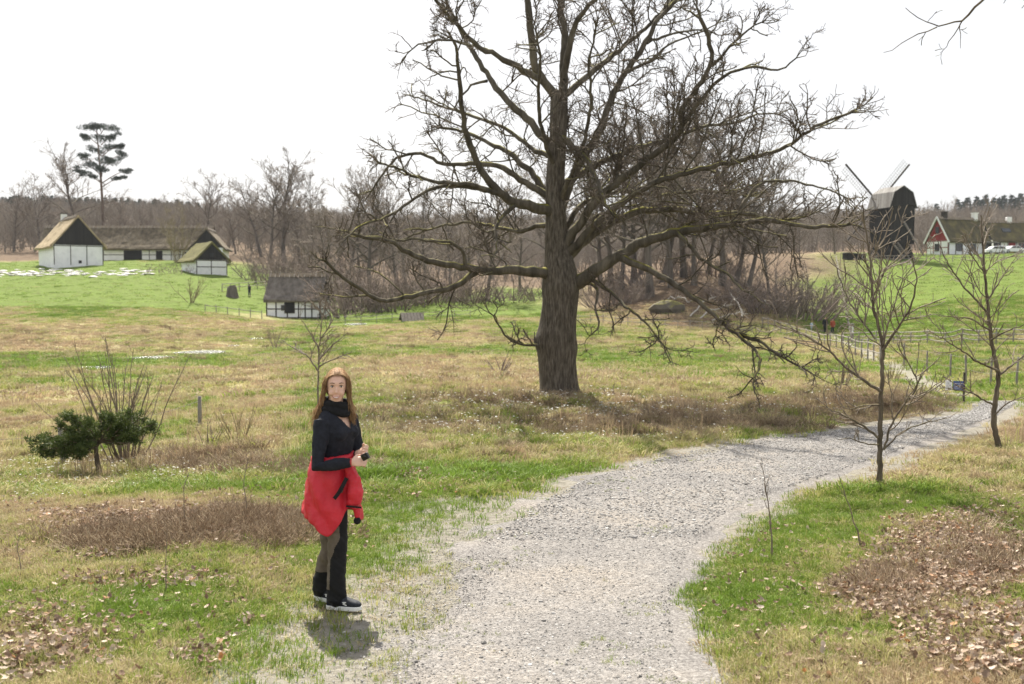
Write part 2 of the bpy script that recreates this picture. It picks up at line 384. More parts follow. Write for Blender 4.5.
# stream: pools of shallow bright water in the meadow
m_w, t_, b_w = new_mat('stream_water')
b_w.inputs['Base Color'].default_value = (.05, .06, .05, 1); b_w.inputs['Roughness'].default_value = .22; b_w.inputs['IOR'].default_value = 1.33
bump(t_, b_w, noise(t_, 3, 4), 1.0, .25)
sv = MB()
for qx, qy, qr, qz, rx, rz in POOLS:
    n = 28; V = [(qx, qy, qz)]+[(qx+math.cos(6.2832*k/n)*rx*1.25, qy+math.sin(6.2832*k/n)*rz*1.25, qz) for k in range(n)]
    sv.add(V, [(0, k+1, (k+1) % n+1) for k in range(n)])
so = sv.build('stream', m_w); tag(so, kind='structure')

# ------------------------------------------------------------------ bark and twig materials
def bark_mat(name, stops, moss=0.0, scale=5, bd=.03, stretch=(1, 1, .18), mosscol=((.11,.11,.012), (.32,.29,.035))):
    m, t, b = new_mat(name)
    n = noise(t, scale, 6, .65, stretch=stretch); k = len(stops)
    c = ramp(t, n, [(.3+.4*i/(k-1), s) for i, s in enumerate(stops)])
    if moss:
        geo = N(t, 'ShaderNodeNewGeometry'); sx = N(t, 'ShaderNodeSeparateXYZ'); t.links.new(geo.outputs['Normal'], sx.inputs[0])
        n2 = noise(t, 1.1, 5, .6); a = N(t, 'ShaderNodeMath', operation='MULTIPLY_ADD'); t.links.new(n2, a.inputs[0]); a.inputs[1].default_value = 1.6; t.links.new(sx.outputs[2], a.inputs[2])
        mr = N(t, 'ShaderNodeMapRange'); t.links.new(a.outputs[0], mr.inputs[0]); mr.inputs[1].default_value = 1.45; mr.inputs[2].default_value = 1.85; mr.inputs[4].default_value = moss
        mc = ramp(t, noise(t, 9, 3), [(.3, mosscol[0]), (.7, mosscol[1])]); c = mixc(t, mr.outputs[0], c, mc)
    t.links.new(c, b.inputs['Base Color']); b.inputs['Roughness'].default_value = .9; b.inputs['Specular IOR Level'].default_value = .2
    bump(t, b, n, .8, bd); return m
M_OAK = bark_mat('oak_bark', [(.030,.025,.020), (.100,.084,.066), (.20,.172,.138)], .0, 24, .05, (1, 1, .16))
M_OAKL = bark_mat('oak_limb_bark', [(.036,.031,.024), (.090,.077,.058), (.16,.138,.105)], .85, 5)
M_TWIG = mat('oak_twigs', [(.065,.051,.039), (.145,.115,.088)], 3, .9, bs=0)
M_SAP = bark_mat('sapling_bark', [(.05,.040,.030), (.12,.095,.070), (.22,.185,.14)], .3, 14, .006)
M_SAPT = mat('sapling_twigs', [(.10,.078,.055), (.26,.21,.16)], 9, .7, bs=0)
M_GREYB = bark_mat('grey_bark', [(.055,.047,.040), (.12,.10,.083), (.19,.165,.14)], .35, 3)
M_GREYT = mat('grey_twigs', [(.13,.105,.085), (.24,.195,.155)], .3, .9, bs=0, rand=.18)
M_BRUSH = mat('thicket_twigs', [(.14,.105,.088), (.27,.21,.175)], .5, .9, bs=0, rand=.15)
M_WOOD = mat('far_wood_twigs', [(.165,.140,.115), (.275,.235,.19)], .1, .95, bs=0, rand=.22)
M_WILLOW = mat('pale_willow_twigs', [(.16,.13,.07), (.30,.25,.14)], .5, .9, bs=0)
M_NEEDLE = mat('pine_needles', [(.028,.042,.012), (.075,.105,.028), (.15,.18,.055)], 9, .7, bs=0, translucent=.25)
M_CONIF = mat('far_conifer_needles', [(.016,.030,.018), (.034,.055,.032)], .3, .9, bs=0, rand=.2)

rng = np.random.default_rng(5)
def crook(p, d, L, n, wob, up=0.0, kink=1.0):
    P = [np.array(p, float)]; d = np.array(d, float); d /= np.linalg.norm(d)+1e-9; s = L/(n-1)
    for i in range(n-1):
        d = d+rng.normal(0, wob, 3); d[2] += up; d /= np.linalg.norm(d); P.append(P[-1]+d*s*rng.uniform(.8, 1.2))
    return np.array(P)
def perp_dir(T, spread, up=0.15):
    q = rng.normal(0, 1, 3); q -= T*np.dot(q, T); q /= np.linalg.norm(q)+1e-9
    d = T*math.cos(spread)+q*math.sin(spread); d[2] += up; return d/np.linalg.norm(d)
def ramify(P, r, lvl, spec, out):
    """spec[lvl] = (children per metre, length factor, sides, points, wobble, up, start, rmin, spread)"""
    if lvl >= len(spec): return
    cpm, lf, sides, npt, wob, up, st, rmin, spr, lmin, lmax = spec[lvl]
    d = np.r_[0, np.cumsum(np.linalg.norm(np.diff(P, axis=0), axis=1))]; L = d[-1]
    n = rng.poisson(cpm*L*(1-st)) if cpm*L*(1-st) < 60 else int(cpm*L*(1-st))
    n = max(n, 1)
    for k in range(n):
        f = st+(1-st)*rng.random()**.85; s = f*L; i = min(np.searchsorted(d, s), len(P)-1); i = max(i, 1)
        q = (s-d[i-1])/max(d[i]-d[i-1], 1e-6); p = P[i-1]+(P[i]-P[i-1])*q; T = P[i]-P[i-1]; T = T/(np.linalg.norm(T)+1e-9)
        rr = r[i-1]+(r[i]-r[i-1])*q
        l = np.clip(lf*L*(1.15-.65*f)*rng.uniform(.6, 1.25), lmin, lmax)
        C = crook(p, perp_dir(T, spr*rng.uniform(.6, 1.3), .12), l, npt, wob, up)
        r0 = min(rr*.75, max(rmin*1.6, l*.0115)); rad = np.linspace(r0, rmin, npt)
        out.setdefault(lvl, Tubes()).add(C, rad, sides)
        ramify(C, rad, lvl+1, spec, out)

def ring_trunk(sect, sides, bulge=None, rough=.05, seed=0):
    """lofted trunk from (centre, radius) sections with fluted bark relief"""
    P = np.array([list(s[0]) for s in sect], float); r = np.array([s[1] for s in sect], float)
    d = np.r_[0, np.cumsum(np.linalg.norm(np.diff(P, axis=0), axis=1))]; n = int(d[-1]/.09)+2
    s = np.linspace(0, d[-1], n); P = np.stack([np.interp(s, d, P[:, i]) for i in range(3)], 1); r = np.interp(s, d, r)
    for _ in range(3):
        P[1:-1] = .25*P[:-2]+.5*P[1:-1]+.25*P[2:]; r[1:-1] = .25*r[:-2]+.5*r[1:-1]+.25*r[2:]
    a = np.arange(sides)*2*np.pi/sides
    A, S = np.meshgrid(a, s)
    f = 1+rough*2*(fbm(np.cos(A)*3+seed+9, np.sin(A)*3+S*.35, 4)-.5)*1.4+rough*1.2*(fbm(A*11+3, S*1.6+seed, 3)-.5)
    if bulge is not None: f = f+bulge(A, S)
    rr = r[:, None]*f
    V = np.stack([P[:, 0, None]+rr*np.cos(A), P[:, 1, None]+rr*np.sin(A), np.repeat(P[:, 2, None], sides, 1)], -1)
    ii = np.arange(n*sides).reshape(n, sides)
    q = np.stack([ii[:-1], np.roll(ii[:-1], -1, 1), np.roll(ii[1:], -1, 1), ii[1:]], -1).reshape(-1, 4)
    return V.reshape(-1, 3), q

# ------------------------------------------------------------------ the oak
OY = hit(560, 397).y
def opx(px, py, dep=0): return np.array(at(px, py, OY+dep))
oak = empty('oak_tree', hit(560, 398), 0, 'large bare oak with thick trunk and spreading mossy limbs beside the path', 'tree')
OB = np.array(oak.location)
def okpart(name, me, kind=None):
    o = obj(name, me, oak); o.location = -Vector(OB); 
    if kind: o['kind'] = kind
    return o
k = OY/F
tr = [((560,403),47),((560,397),43),((559,385),38.5),((557,360),37),((556,340),39),((558,320),36),((560,303),35),((561,285),38),((560,268),32),((557,245),24),((556,220),20.5),((555,180),18.5),((558,140),17),((559,105),18),((559,92),15)]
def oakbulge(A, S):
    H0 = 57*k
    g = .16*np.exp(-((S-62*k)/.22)**2)*np.exp(-((np.abs(A-math.pi)/.7)**2))      # burl on the left
    g += .10*np.exp(-((S-55*k)/.2)**2)*np.exp(-((np.minimum(A, 2*np.pi-A)/.6)**2))
    g += .22*np.exp(-(S/.22)**2)*(.5+.5*np.cos(A*5+.6))                            # root flare
    return g
Vt, qt = ring_trunk([(opx(*c), w_*k/2) for c, w_ in tr], 56, oakbulge, .055)
okpart('trunk', mesh_from('trunk', Vt, qt, [M_OAK], True))
LIMBS = [ # (points, width start, width end, depth at end, bow)
 ([(559,98),(550,90),(537,73),(533,54),(530,21),(528,-5),(522,-45),(518,-90)],12,5,-.8),
 ([(560,98),(563,88),(564,60),(565,36),(563,19),(558,-10),(560,-60),(566,-100)],12,4,1.2),
 ([(563,78),(567,60),(573,28),(582,13),(597,0),(612,-25),(632,-60)],9,3,-1.6),
 ([(560,100),(569,92),(594,70),(618,52),(649,25),(670,3),(690,-25)],9,3,2.4),
 ([(541,80),(526,71),(500,58),(475,45),(462,28),(442,9),(436,0),(420,-25)],9,3,-1.9),
 ([(557,150),(543,138),(528,118),(509,103),(496,88),(485,71),(470,47),(455,20),(440,-10)],11,4,1.8),
 ([(487,81),(472,84),(460,97),(452,112)],4,1.5,2.2),
 ([(466,44),(451,39),(429,41),(415,46),(404,58)],4,1.5,1.6),
 ([(556,214),(545,209),(515,203),(495,191),(477,162),(466,136),(461,100),(458,65),(455,40)],15,3,-2.6),
 ([(556,203),(548,194),(533,174),(518,159),(504,150),(480,139),(463,130),(440,128)],11,3,2.2),
 ([(556,200),(545,194),(521,180),(501,165),(477,164),(439,165),(425,152),(398,156),(384,171),(372,190)],10,2,.6),
 ([(498,193),(469,184),(439,183),(410,174),(396,168),(380,164)],7,2,-2.9),
 ([(492,190),(465,187),(439,185),(413,199),(387,218),(363,223),(348,236)],6,2,-3.0),
 ([(557,275),(545,273),(515,270),(486,272),(463,267),(436,263),(407,253),(393,241),(366,238),(345,232)],15,3,-2.2),
 ([(477,272),(466,278),(454,288),(428,291),(404,298),(381,302),(358,288),(340,275),(325,262)],8,3,-3.2),
 ([(466,267),(464,256),(466,249),(451,242),(422,240),(395,240)],5,2,-1.4),
 ([(515,205),(505,214),(495,226),(498,244),(494,256)],6,2,-2.4),
 ([(553,350),(538,345),(522,346),(506,338),(498,322),(490,312)],4.5,1.5,-1.4),
 ([(563,292),(575,284),(592,273),(621,254),(644,241),(682,231),(724,225),(769,219),(811,228),(846,225)],20,3,-1.6),
 ([(618,257),(634,262),(653,272),(673,283),(695,299),(718,318),(737,334),(756,350),(763,360),(753,379)],10,2.2,-3.4),
 ([(738,334),(752,338),(766,344),(785,360),(814,373)],5,1.6,-3.4),
 ([(558,268),(572,252),(592,234),(611,222),(640,210),(672,209),(701,214),(740,212),(779,222),(805,215)],14,3,1.4),
 ([(676,232),(685,238),(698,257),(714,267),(730,275),(742,290)],6,2,-2.6),
 ([(556,218),(565,196),(581,160),(600,132),(612,95),(627,70),(646,43),(658,18),(677,0),(700,-20)],13,4,1.5),
 ([(647,43),(670,34),(698,29),(722,36)],4,1.5,2.2),
 ([(628,72),(652,61),(667,43),(695,35),(715,24)],4.5,1.5,.8),
 ([(559,255),(570,236),(584,218),(600,196),(631,172),(661,150),(683,132),(679,113),(695,92),(713,64),(710,40),(700,18)],13,4,-2.4),
 ([(686,120),(700,100),(720,77),(744,67),(784,71),(796,58)],6,1.6,-2.8),
 ([(712,66),(728,48),(745,30),(762,22)],4,1.5,-3.0),
 ([(558,262),(574,248),(592,228),(621,202),(649,184),(698,169),(732,163),(775,152),(793,144),(805,132),(827,120),(851,113)],12,2.4,-3.0),
 ([(556,190),(575,176),(606,160),(637,147),(677,138),(701,126),(738,123),(759,113),(778,115)],9,1.8,3.0),
 ([(740,212),(745,200),(756,184),(775,180),(793,181),(830,190),(851,199)],5,1.6,2.0),
 ([(556,135),(566,141),(580,150),(590,165),(598,185),(605,206),(618,216)],8,3,-3.2),
 ([(575,286),(592,282),(600,291),(594,308),(601,326),(590,336)],5,1.6,-1.8),
 ([(592,280),(612,292),(630,310),(646,322),(664,346)],5,1.6,-2.4),
 ([(557,170),(548,150),(540,120),(538,95),(541,60),(536,30)],7,2,-2.6),
 ([(557,205),(570,180),(585,140),(592,100),(588,60),(596,30)],7,2,-3.0),
 ([(556,225),(540,225),(520,232),(500,228),(470,222),(440,226),(410,236)],7,2,3.4),
 ([(558,240),(580,205),(620,190),(660,196),(700,190),(750,196)],8,2,3.6),
 ([(556,160),(535,150),(505,128),(470,115),(440,105),(410,96)],7,2,3.2),
]
OSPEC = [(2.3, .30, 5, 7, .21, .02, .14, .013, 1.0, .45, 2.3),
         (7.2, .42, 3, 5, .25, .02, .06, .0082, .95, .25, 1.1),
         (11.0, .5, 3, 4, .28, .02, .06, .0056, .95, .14, .6)]
crown = {}
for pts_, w0, w1, dep in LIMBS:
    n = len(pts_); root_off = 0
    base_dep = 0
    # sub-limbs start at the depth of the limb they leave
    P = []
    best = None
    if len(pts_) <= 7 or w0 <= 10:
        for q_, ww0, ww1, dd in LIMBS:
            if q_ is pts_: break
            m_ = len(q_); 
            for i, (a, b) in enumerate(q_):
                dist = math.hypot(a-pts_[0][0], b-pts_[0][1])
                if dist < 16 and (best is None or dist < best[0]) and i > 1: best = (dist, dd*(i/(m_-1))**1.2)
        if best and abs(pts_[0][0]-558) > 12: base_dep = best[1]
    for i, (a, b) in enumerate(pts_):
        f = i/(n-1); P.append(opx(a, b, base_dep+(dep-base_dep)*f**1.2 if base_dep else dep*f**1.2))
    P = np.array(P); d = np.r_[0, np.cumsum(np.linalg.norm(np.diff(P, axis=0), axis=1))]
    m_ = max(8, int(d[-1]/.16)); s = np.linspace(0, d[-1], m_)
    Q = np.stack([np.interp(s, d, P[:, j]) for j in range(3)], 1)
    for _ in range(2): Q[1:-1] = .25*Q[:-2]+.5*Q[1:-1]+.25*Q[2:]
    Q[1:] += rng.normal(0, .014, (m_-1, 3))
    rad = .88*(w0+(w1-w0)*(np.linspace(0, 1, m_)**.6))*k/2*(1+rng.normal(0, .05, m_))
    T = Tubes(); T.add(Q, rad, 10)
    okpart('limb', T.mesh('limb', M_OAKL))
    ramify(Q, rad, 0, OSPEC, crown)
    # broken end sprays
    for _ in range(3):
        C = crook(Q[-1], perp_dir((Q[-1]-Q[-3])/np.linalg.norm(Q[-1]-Q[-3]), .5), rng.uniform(.3, .75), 6, .2, .02); rd = np.linspace(rad[-1]*.7, .006, 6)
        crown.setdefault(0, Tubes()).add(C, rd, 5); ramify(C, rd, 1, OSPEC, crown)
okpart('crown', crown[0].mesh('branches', M_OAKL))
TT = Tubes(); 
for l in (1, 2):
    for g, L in crown[l].g.items(): TT.g.setdefault(g, []).extend(L)
okpart('twigs', TT.mesh('twigs', M_TWIG), 'stuff')

# ------------------------------------------------------------------ traced saplings
def sapling(name, base, Y, trunk, w0, w1, branches, label, spec, cat='tree', mats=(M_SAP, M_SAPT), group=None, depth=.5, jit=.01, wk=.64):
    b = hit(*base); b = Vector((b.x, b.y, ground(b.x, b.y)-.02)); t = empty(name, b, 0, label, cat, group); kk = b.y/F
    def line(L, w0, w1, dep):
        P = np.array([np.array(at(x, y, b.y+dep*i/(len(L)-1))) for i, (x, y) in enumerate(L)])-np.array(b)
        d = np.r_[0, np.cumsum(np.linalg.norm(np.diff(P, axis=0), axis=1))]; m_ = max(6, int(d[-1]/.06)); s = np.linspace(0, d[-1], m_)
        Q = np.stack([np.interp(s, d, P[:, j]) for j in range(3)], 1)
        for _ in range(2): Q[1:-1] = .25*Q[:-2]+.5*Q[1:-1]+.25*Q[2:]
        Q[1:] += rng.normal(0, jit*.5, (m_-1, 3)); return Q, np.linspace(w0, w1, m_)*kk/2*(1+rng.normal(0, .04, m_))
    out = {}
    trunk = [base]+trunk
    Q, r = line(trunk, w0*wk, w1*wk, .1); Q[0, 2] = -.05; r[0] *= 1.5; r[1] *= 1.2
    T = Tubes(); T.add(Q, r, 8); obj('trunk', T.mesh('trunk', mats[0]), t); ramify(Q[len(Q)//3:], r[len(r)//3:], 0, spec, out)
    for L, a, c in branches:
        Q, r = line(L, a*wk, c*wk, rng.uniform(-depth, depth)); T = Tubes(); T.add(Q, r, 6); obj('limb', T.mesh('limb', mats[0]), t); ramify(Q, r, 0, spec, out)
    TT = Tubes()
    for l in out:
        for g, L in out[l].g.items(): TT.g.setdefault(g, []).extend(L)
    obj('crown', TT.mesh('crown', mats[1]), t); return t
SSP = [(8.5, .42, 4, 6, .17, .05, .12, .0050, .8, .18, .7), (9.0, .45, 3, 4, .2, .05, .12, .0040, .75, .10, .32)]
sapling('young_tree', (880,487), 12, [(880,450),(881,400),(883,343),(873,308),(871,263),(866,232),(862,205)], 9.5, 2, [
 ([(878,438),(864,426),(846,416),(822,405)],4,1.2), ([(881,392),(852,373),(829,350),(806,336),(776,322)],5,1.3), ([(883,350),(898,327),(911,308),(917,282),(912,255)],4.5,1.3),
 ([(884,450),(890,426),(905,403),(919,386),(913,369),(900,350)],4,1.5), ([(875,339),(862,320),(848,301),(833,259)],3.5,1.2), ([(884,449),(900,432),(913,426),(947,417)],3,1),
 ([(880,445),(866,444),(852,438),(838,440)],2.5,1), ([(883,345),(893,310),(900,285),(922,250)],3,1), ([(872,300),(884,272),(896,240),(905,215)],2.8,1), ([(871,270),(860,255),(845,240)],2.5,1),([(882,405),(868,404),(848,410),(835,404)],3,1)],
 'bare young tree with forked stem on the verge, nearest to the path bend', SSP)
sapling('young_tree', (1000,452), 14.4, [(998,445),(993,419),(999,377),(991,339),(987,297),(983,255),(981,215)], 10, 2, [
 ([(993,405),(970,392),(943,388)],3.5,1.1), ([(999,371),(978,362),(955,346),(932,333)],4,1.2), ([(987,312),(963,286),(947,263),(938,240)],3.5,1.1), ([(999,375),(1012,365),(1030,352),(1060,340)],4,1.2),
 ([(991,340),(1008,330),(1030,322)],3,1), ([(988,300),(1000,280),(1012,262)],3,1), ([(985,275),(972,255),(962,235)],2.5,1), ([(994,415),(1010,400),(1026,396)],3,1), ([(990,330),(970,318),(945,316)],3,1)],
 'bare young tree standing at the right edge beyond the path bend', SSP)
sapling('young_tree', (318,424), 17, [(318,385),(319,350),(322,322),(326,300)], 3.6, 1.2, [
 ([(319,372),(308,356),(293,348),(282,340)],3,1), ([(319,360),(332,345),(345,335)],3,1), ([(319,348),(308,330),(300,318)],2.5,1), ([(320,340),(332,322),(338,308)],2.5,1),([(319,366),(336,358),(352,352)],2.5,1)],
 'slender pale twiggy sapling rising directly behind the woman', SSP, mats=(M_SAPT, M_SAPT))
# thin shoots
def shoot(px, py, pts_, w0, label, tw=3):
    sapling('tree_shoot', (px, py), 0, pts_, w0, .9, [], label, [(tw*2, .3, 3, 4, .15, .04, .25, .0026, .7, .06, .22)], 'shoot', (M_SAPT, M_SAPT), 'bare shoots on the verges')
shoot(771,560,[(772,530),(768,500),(764,480),(761,462)],3,'thin bare shoot on the right verge, nearer the path')
shoot(862,546,[(857,530),(850,505),(844,490),(839,474)],2.8,'thin leaning bare shoot on the right verge below the young tree',1.5)
shoot(166,590,[(166,575),(165,560),(168,545),(166,530)],1.8,'thin bare shoot in leaf litter, left foreground')
shoot(20,577,[(22,565),(16,550),(20,532)],1.6,'spindly bare shoot at the left edge of the dry grass')
shoot(184,530,[(186,515),(182,495),(188,474)],1.5,'thin bare shoot in the brown heather patch')
shoot(246,520,[(247,500),(243,482),(248,458)],1.5,'thin bare shoot just left of the red jacket')

# ------------------------------------------------------------------ bare trees of the valley
def make_bare(seed, Hh, spread, r0, nlimb, spec, up=.05, fork=.25, lean=.5):
    """returns (trunk tubes, limb tubes, twig tubes) of a leafless tree with its base at the origin"""
    global rng
    keep = rng; rng = np.random.default_rng(seed)
    T = Tubes(); LB = Tubes(); out = {}
    P = crook((0, 0, -.3), (rng.normal(0, .05), rng.normal(0, .05), 1), Hh*.92, 14, .07, .03); r = r0*(1-np.linspace(0, 1, 14)**.8*.93); r[0] *= 1.35
    T.add(P, r, 8); ramify(P[6:], r[6:], 0, spec, out)
    for i in range(nlimb):
        f = fork+(.9-fork)*(i+rng.random())/nlimb; j = f*13; a = int(j); q = P[a]+(P[min(a+1, 13)]-P[a])*(j-a)
        az = i*2.4+rng.normal(0, .4); el = .35+.75*f+rng.normal(0, .12)
        d = (math.cos(az)*math.cos(el), math.sin(az)*math.cos(el), math.sin(el))
        L = spread*(1.15-.6*f)*rng.uniform(.8, 1.2); C = crook(q, d, L, 9, .13, up); rr = np.linspace(r[a]*.55, .02, 9)
        LB.add(C, rr, 6); ramify(C, rr, 0, spec, out)
    TW = Tubes()
    for l in out:
        for g, L in out[l].g.items(): TW.g.setdefault(g, []).extend(L)
    rng = keep; return T, LB, TW
MID = [(1.4, .38, 3, 5, .16, .05, .10, .030, .8, .9, 5.0), (2.1, .44, 3, 4, .18, .05, .1, .024, .75, .6, 2.4), (1.9, .5, 3, 3, .2, .05, .1, .020, .7, .4, 1.2)]
PROTO = []
for sd, Hh, sp_, r0, nl in ((21, 15, 6.5, .26, 16), (22, 17, 7.5, .34, 18), (23, 13, 6, .22, 15), (24, 19, 6.5, .30, 18)):
    T, LB, TW = make_bare(sd, Hh, sp_, r0, nl, MID)
    PROTO.append((Hh, T.mesh('trunk', M_GREYB), LB.mesh('limbs', M_GREYB), TW.mesh('crown', M_GREYT)))
def put_tree(px, py, top, kind, label, group, rz=None, name='bare_tree', Y=None, wide=1.0):
    b = hit(px, py) if Y is None else at(px, py, Y)
    z = ground(b.x, b.y); hh = (py-top)*b.y/F+ (b.z-z)
    Hh, a, l, c = PROTO[kind]; s = hh/Hh
    t = empty(name, (b.x, b.y, z-.15), random.uniform(0, 6.28) if rz is None else rz, label, 'tree', group); t.scale = (s*wide, s*wide, s)
    obj('trunk', a, t); obj('limbs', l, t); obj('crown', c, t); return t
TREES = [(612,298,112,0,'bare tree just right of the oak trunk, behind its lowest limb',142),(634,298,106,1,'broad bare tree behind the right oak limbs, left of the thick one',140),(662,290,102,0,'broad bare tree behind the right oak limbs, right of the thick one',134),(684,284,100,1,'broad crowned tree left of the tallest mound tree',136),(736,284,122,0,'broad crowned tree right of the tallest mound trees',136),(300,270,162,0,'bare tree close right of the tallest one above the cottage',215),(270,268,166,2,'bare tree close left of the tallest one above the cottage',202),(360,292,170,3,'slim bare tree above the tangled willows',168),(408,296,180,0,'bare tree behind the left oak limbs above the willows',172), # px, base y, top y, kind, label
 (72,246,146,1,'bare tree just left of the tall pine behind the farm',235),(42,246,168,0,'bare tree over the left end of the thatched barn',235),(14,250,182,2,'small bare tree at the left edge below the ridge',240),
 (207,250,168,2,'solitary bare tree behind the right end of the farm',225),(285,268,152,1,'tallest bare tree above the half-timbered cottage',205),(262,266,172,0,'bare tree left of the tallest one above the cottage',212),
 (312,272,172,3,'bare tree right of the tallest one above the cottage',200),(345,290,168,0,'bare tree between the cottage and the oak crown, further left',170),(372,298,158,1,'bare tree seen through the left tip of the oak crown',160),
 (398,296,186,2,'low bare tree under the left limbs of the oak',165),(425,298,176,3,'thin bare tree under the middle of the left oak limbs',165),(452,300,190,0,'bare tree left of the oak trunk, third out',150),
 (487,303,172,2,'bare tree left of the oak trunk, second out',142),(520,298,180,3,'bare tree nearest the oak trunk on its left',160),(598,298,146,1,'bare tree nearest the oak trunk on its right',145),
 (622,300,118,3,'tall bare tree right of the oak trunk, second out',136),(650,302,96,1,'tall thick bare tree rising behind the right oak limbs',124),(672,290,108,0,'bare tree on the leafy mound, further left',128),
 (694,284,92,3,'tallest bare tree on top of the leafy mound',128),(722,284,104,1,'bare tree on top of the leafy mound, rightmost tall one',131),(748,286,140,0,'mid-sized bare tree on the right flank of the mound',135),
 (770,292,190,2,'low bare tree at the right foot of the mound',131),(560,296,150,0,'bare tree hidden behind the oak trunk',150),(640,292,128,0,'slim bare tree behind the thick one right of the oak',150),
 (708,284,130,2,'slim bare tree between the two tallest on the mound',140),(118,252,196,2,'low bare tree behind the long thatched roof',240),(150,252,200,0,'bare bushy tree behind the middle of the thatched roof',245),(236,258,196,2,'low bare tree right of the farm shed',215),
 (800,288,214,2,'low bare tree left of the black windmill',160),(835,262,206,0,'bare tree close behind the left sails of the windmill',190),(330,296,196,2,'crooked bare tree right behind the cottage',155),(470,298,200,3,'slim bare tree in the gap left of the oak trunk',155)]
for px, py, top, kd, lab, Y in TREES: 
    b = at(px, py, Y); b.z = ground(b.x, b.y); _, pyb = project(b); put_tree(px, float(pyb), top, kd, lab, 'bare trees across the valley', Y=Y, wide=(1.25 if px in (285, 262, 312, 72) else 1.05) if kd != 3 else .95)

# thickets: low many-stemmed brown bushes
def make_bush(seed, Hh, W, n, mat_, rmin=.011, spec=None, lean=.5):
    global rng
    keep = rng; rng = np.random.default_rng(seed); T = Tubes(); out = {}
    spec = spec or [(2.0, .34, 3, 4, .16, .05, .15, rmin, .7, .3, 1.6), (2.4, .45, 3, 3, .18, .05, .1, rmin*.8, .7, .2, .8)]
    for i in range(n):
        a = rng.random()*6.28; q = rng.random()**.5; d = (math.cos(a)*q*lean*W/Hh*2, math.sin(a)*q*lean*W/Hh*2, 1.0)
        bq = .12 if lean != .42 else .42; C = crook((math.cos(a)*q*W*bq, math.sin(a)*q*W*bq, -.1), d, Hh*rng.uniform(.6 if lean != .42 else .45, 1.05)*(1 if lean != .42 else 1.05-.45*q), 8, .10, .02); rr = np.linspace(rmin*3.2, rmin, 8)
        T.add(C, rr, 4); ramify(C, rr, 0, spec, out)
    TW = Tubes()
    for l in out:
        for g, L in out[l].g.items(): TW.g.setdefault(g, []).extend(L)
    rng = keep; return T.mesh('stems', mat_), TW.mesh('crown', mat_)
BSP = [(2.6, .42, 3, 4, .2, .03, .05, .014, .9, .4, 2.0), (2.6, .45, 3, 3, .22, .03, .05, .011, .9, .3, .9)]
BP = [make_bush(31, 4.0, 4.6, 30, M_BRUSH, .014, BSP, .42), make_bush(32, 3.2, 4.4, 28, M_BRUSH, .014, BSP, .42), make_bush(33, 5.2, 4.6, 30, M_GREYT, .014, BSP, .42)]
BUSH = [(648,284,240,1,'brown undergrowth bush between the tall trees left on the mound'),(682,274,236,0,'brown undergrowth bush behind the tallest mound tree'),(712,276,238,1,'brown undergrowth bush on the crest of the mound'),(742,280,236,2,'tall undergrowth bush on the right crest of the mound'),(590,292,246,0,'undergrowth bush right behind the oak limb crotch'),(660,270,232,2,'tall undergrowth bush far back on the mound'),(362,306,262,1,'tangled brown bush behind the second willow bush'),(404,306,250,0,'brown alder bush left of the low plank shelter'),(428,304,244,2,'tall brown alder bush behind the plank shelter'),(458,303,252,0,'brown alder bush right of the plank shelter'),(300,300,262,1,'low bush at the left back corner of the cottage'),(274,276,236,0,'brown bush under the tallest tree above the cottage'),(296,274,232,2,'tall brown bush below the tallest tree above the cottage'),(330,286,226,2,'tall brown bush on the slope right above the cottage'),(350,292,232,0,'brown bush on the slope between cottage and oak tips'),(792,318,240,0,'brown thicket bush nearest the two walkers'),(804,310,262,1,'brown thicket bush at the foot of the windmill slope'),(778,316,252,2,'tall brown bush on the right flank of the mound'),(758,312,262,1,'brown bush with pale fallen sticks on the mound'),
 (336,312,244,2,'tangled willow bush right beside the cottage'),(352,316,252,0,'tangled willow bush second from the cottage'),(372,310,240,2,'tangled willow bush third from the cottage'),(392,310,256,1,'low tangled bush under the oak limb tips'),
 (322,306,250,0,'tangled bush rising behind the cottage roof end'),(310,292,236,2,'tall brown bush above the cottage roof'),(285,285,240,0,'brown bush behind the cottage ridge'),(262,282,236,2,'brown bush at the wood edge left of the cottage ridge'),
 (415,302,262,1,'low brown bush left of the small plank shelter'),(440,300,256,0,'low brown bush behind the small plank shelter'),(510,302,266,1,'brown bush just left of the oak trunk'),(610,306,262,0,'brown bush just right of the oak trunk'),(735,300,262,0,'brown bush beside the tallest mound tree'),
 (628,304,258,2,'brown bush at the left foot of the mound'),(545,300,256,2,'brown bush behind the oak trunk'),(480,302,262,1,'brown bush in the gap left of the oak')]
for px, py, top, kd, lab in BUSH:
    b = hit(px, py); z = ground(b.x, b.y); hh = (py-top)*b.y/F
    t = empty('thicket_bush', (b.x, b.y, z-.05), random.uniform(0, 6.28), lab, 'bush', 'brown thickets across the valley'); s = hh/(4.0, 3.2, 5.2)[kd]; t.scale = (s*1.1, s*1.1, s)
    obj('stems', BP[kd][0], t); obj('crown', BP[kd][1], t)
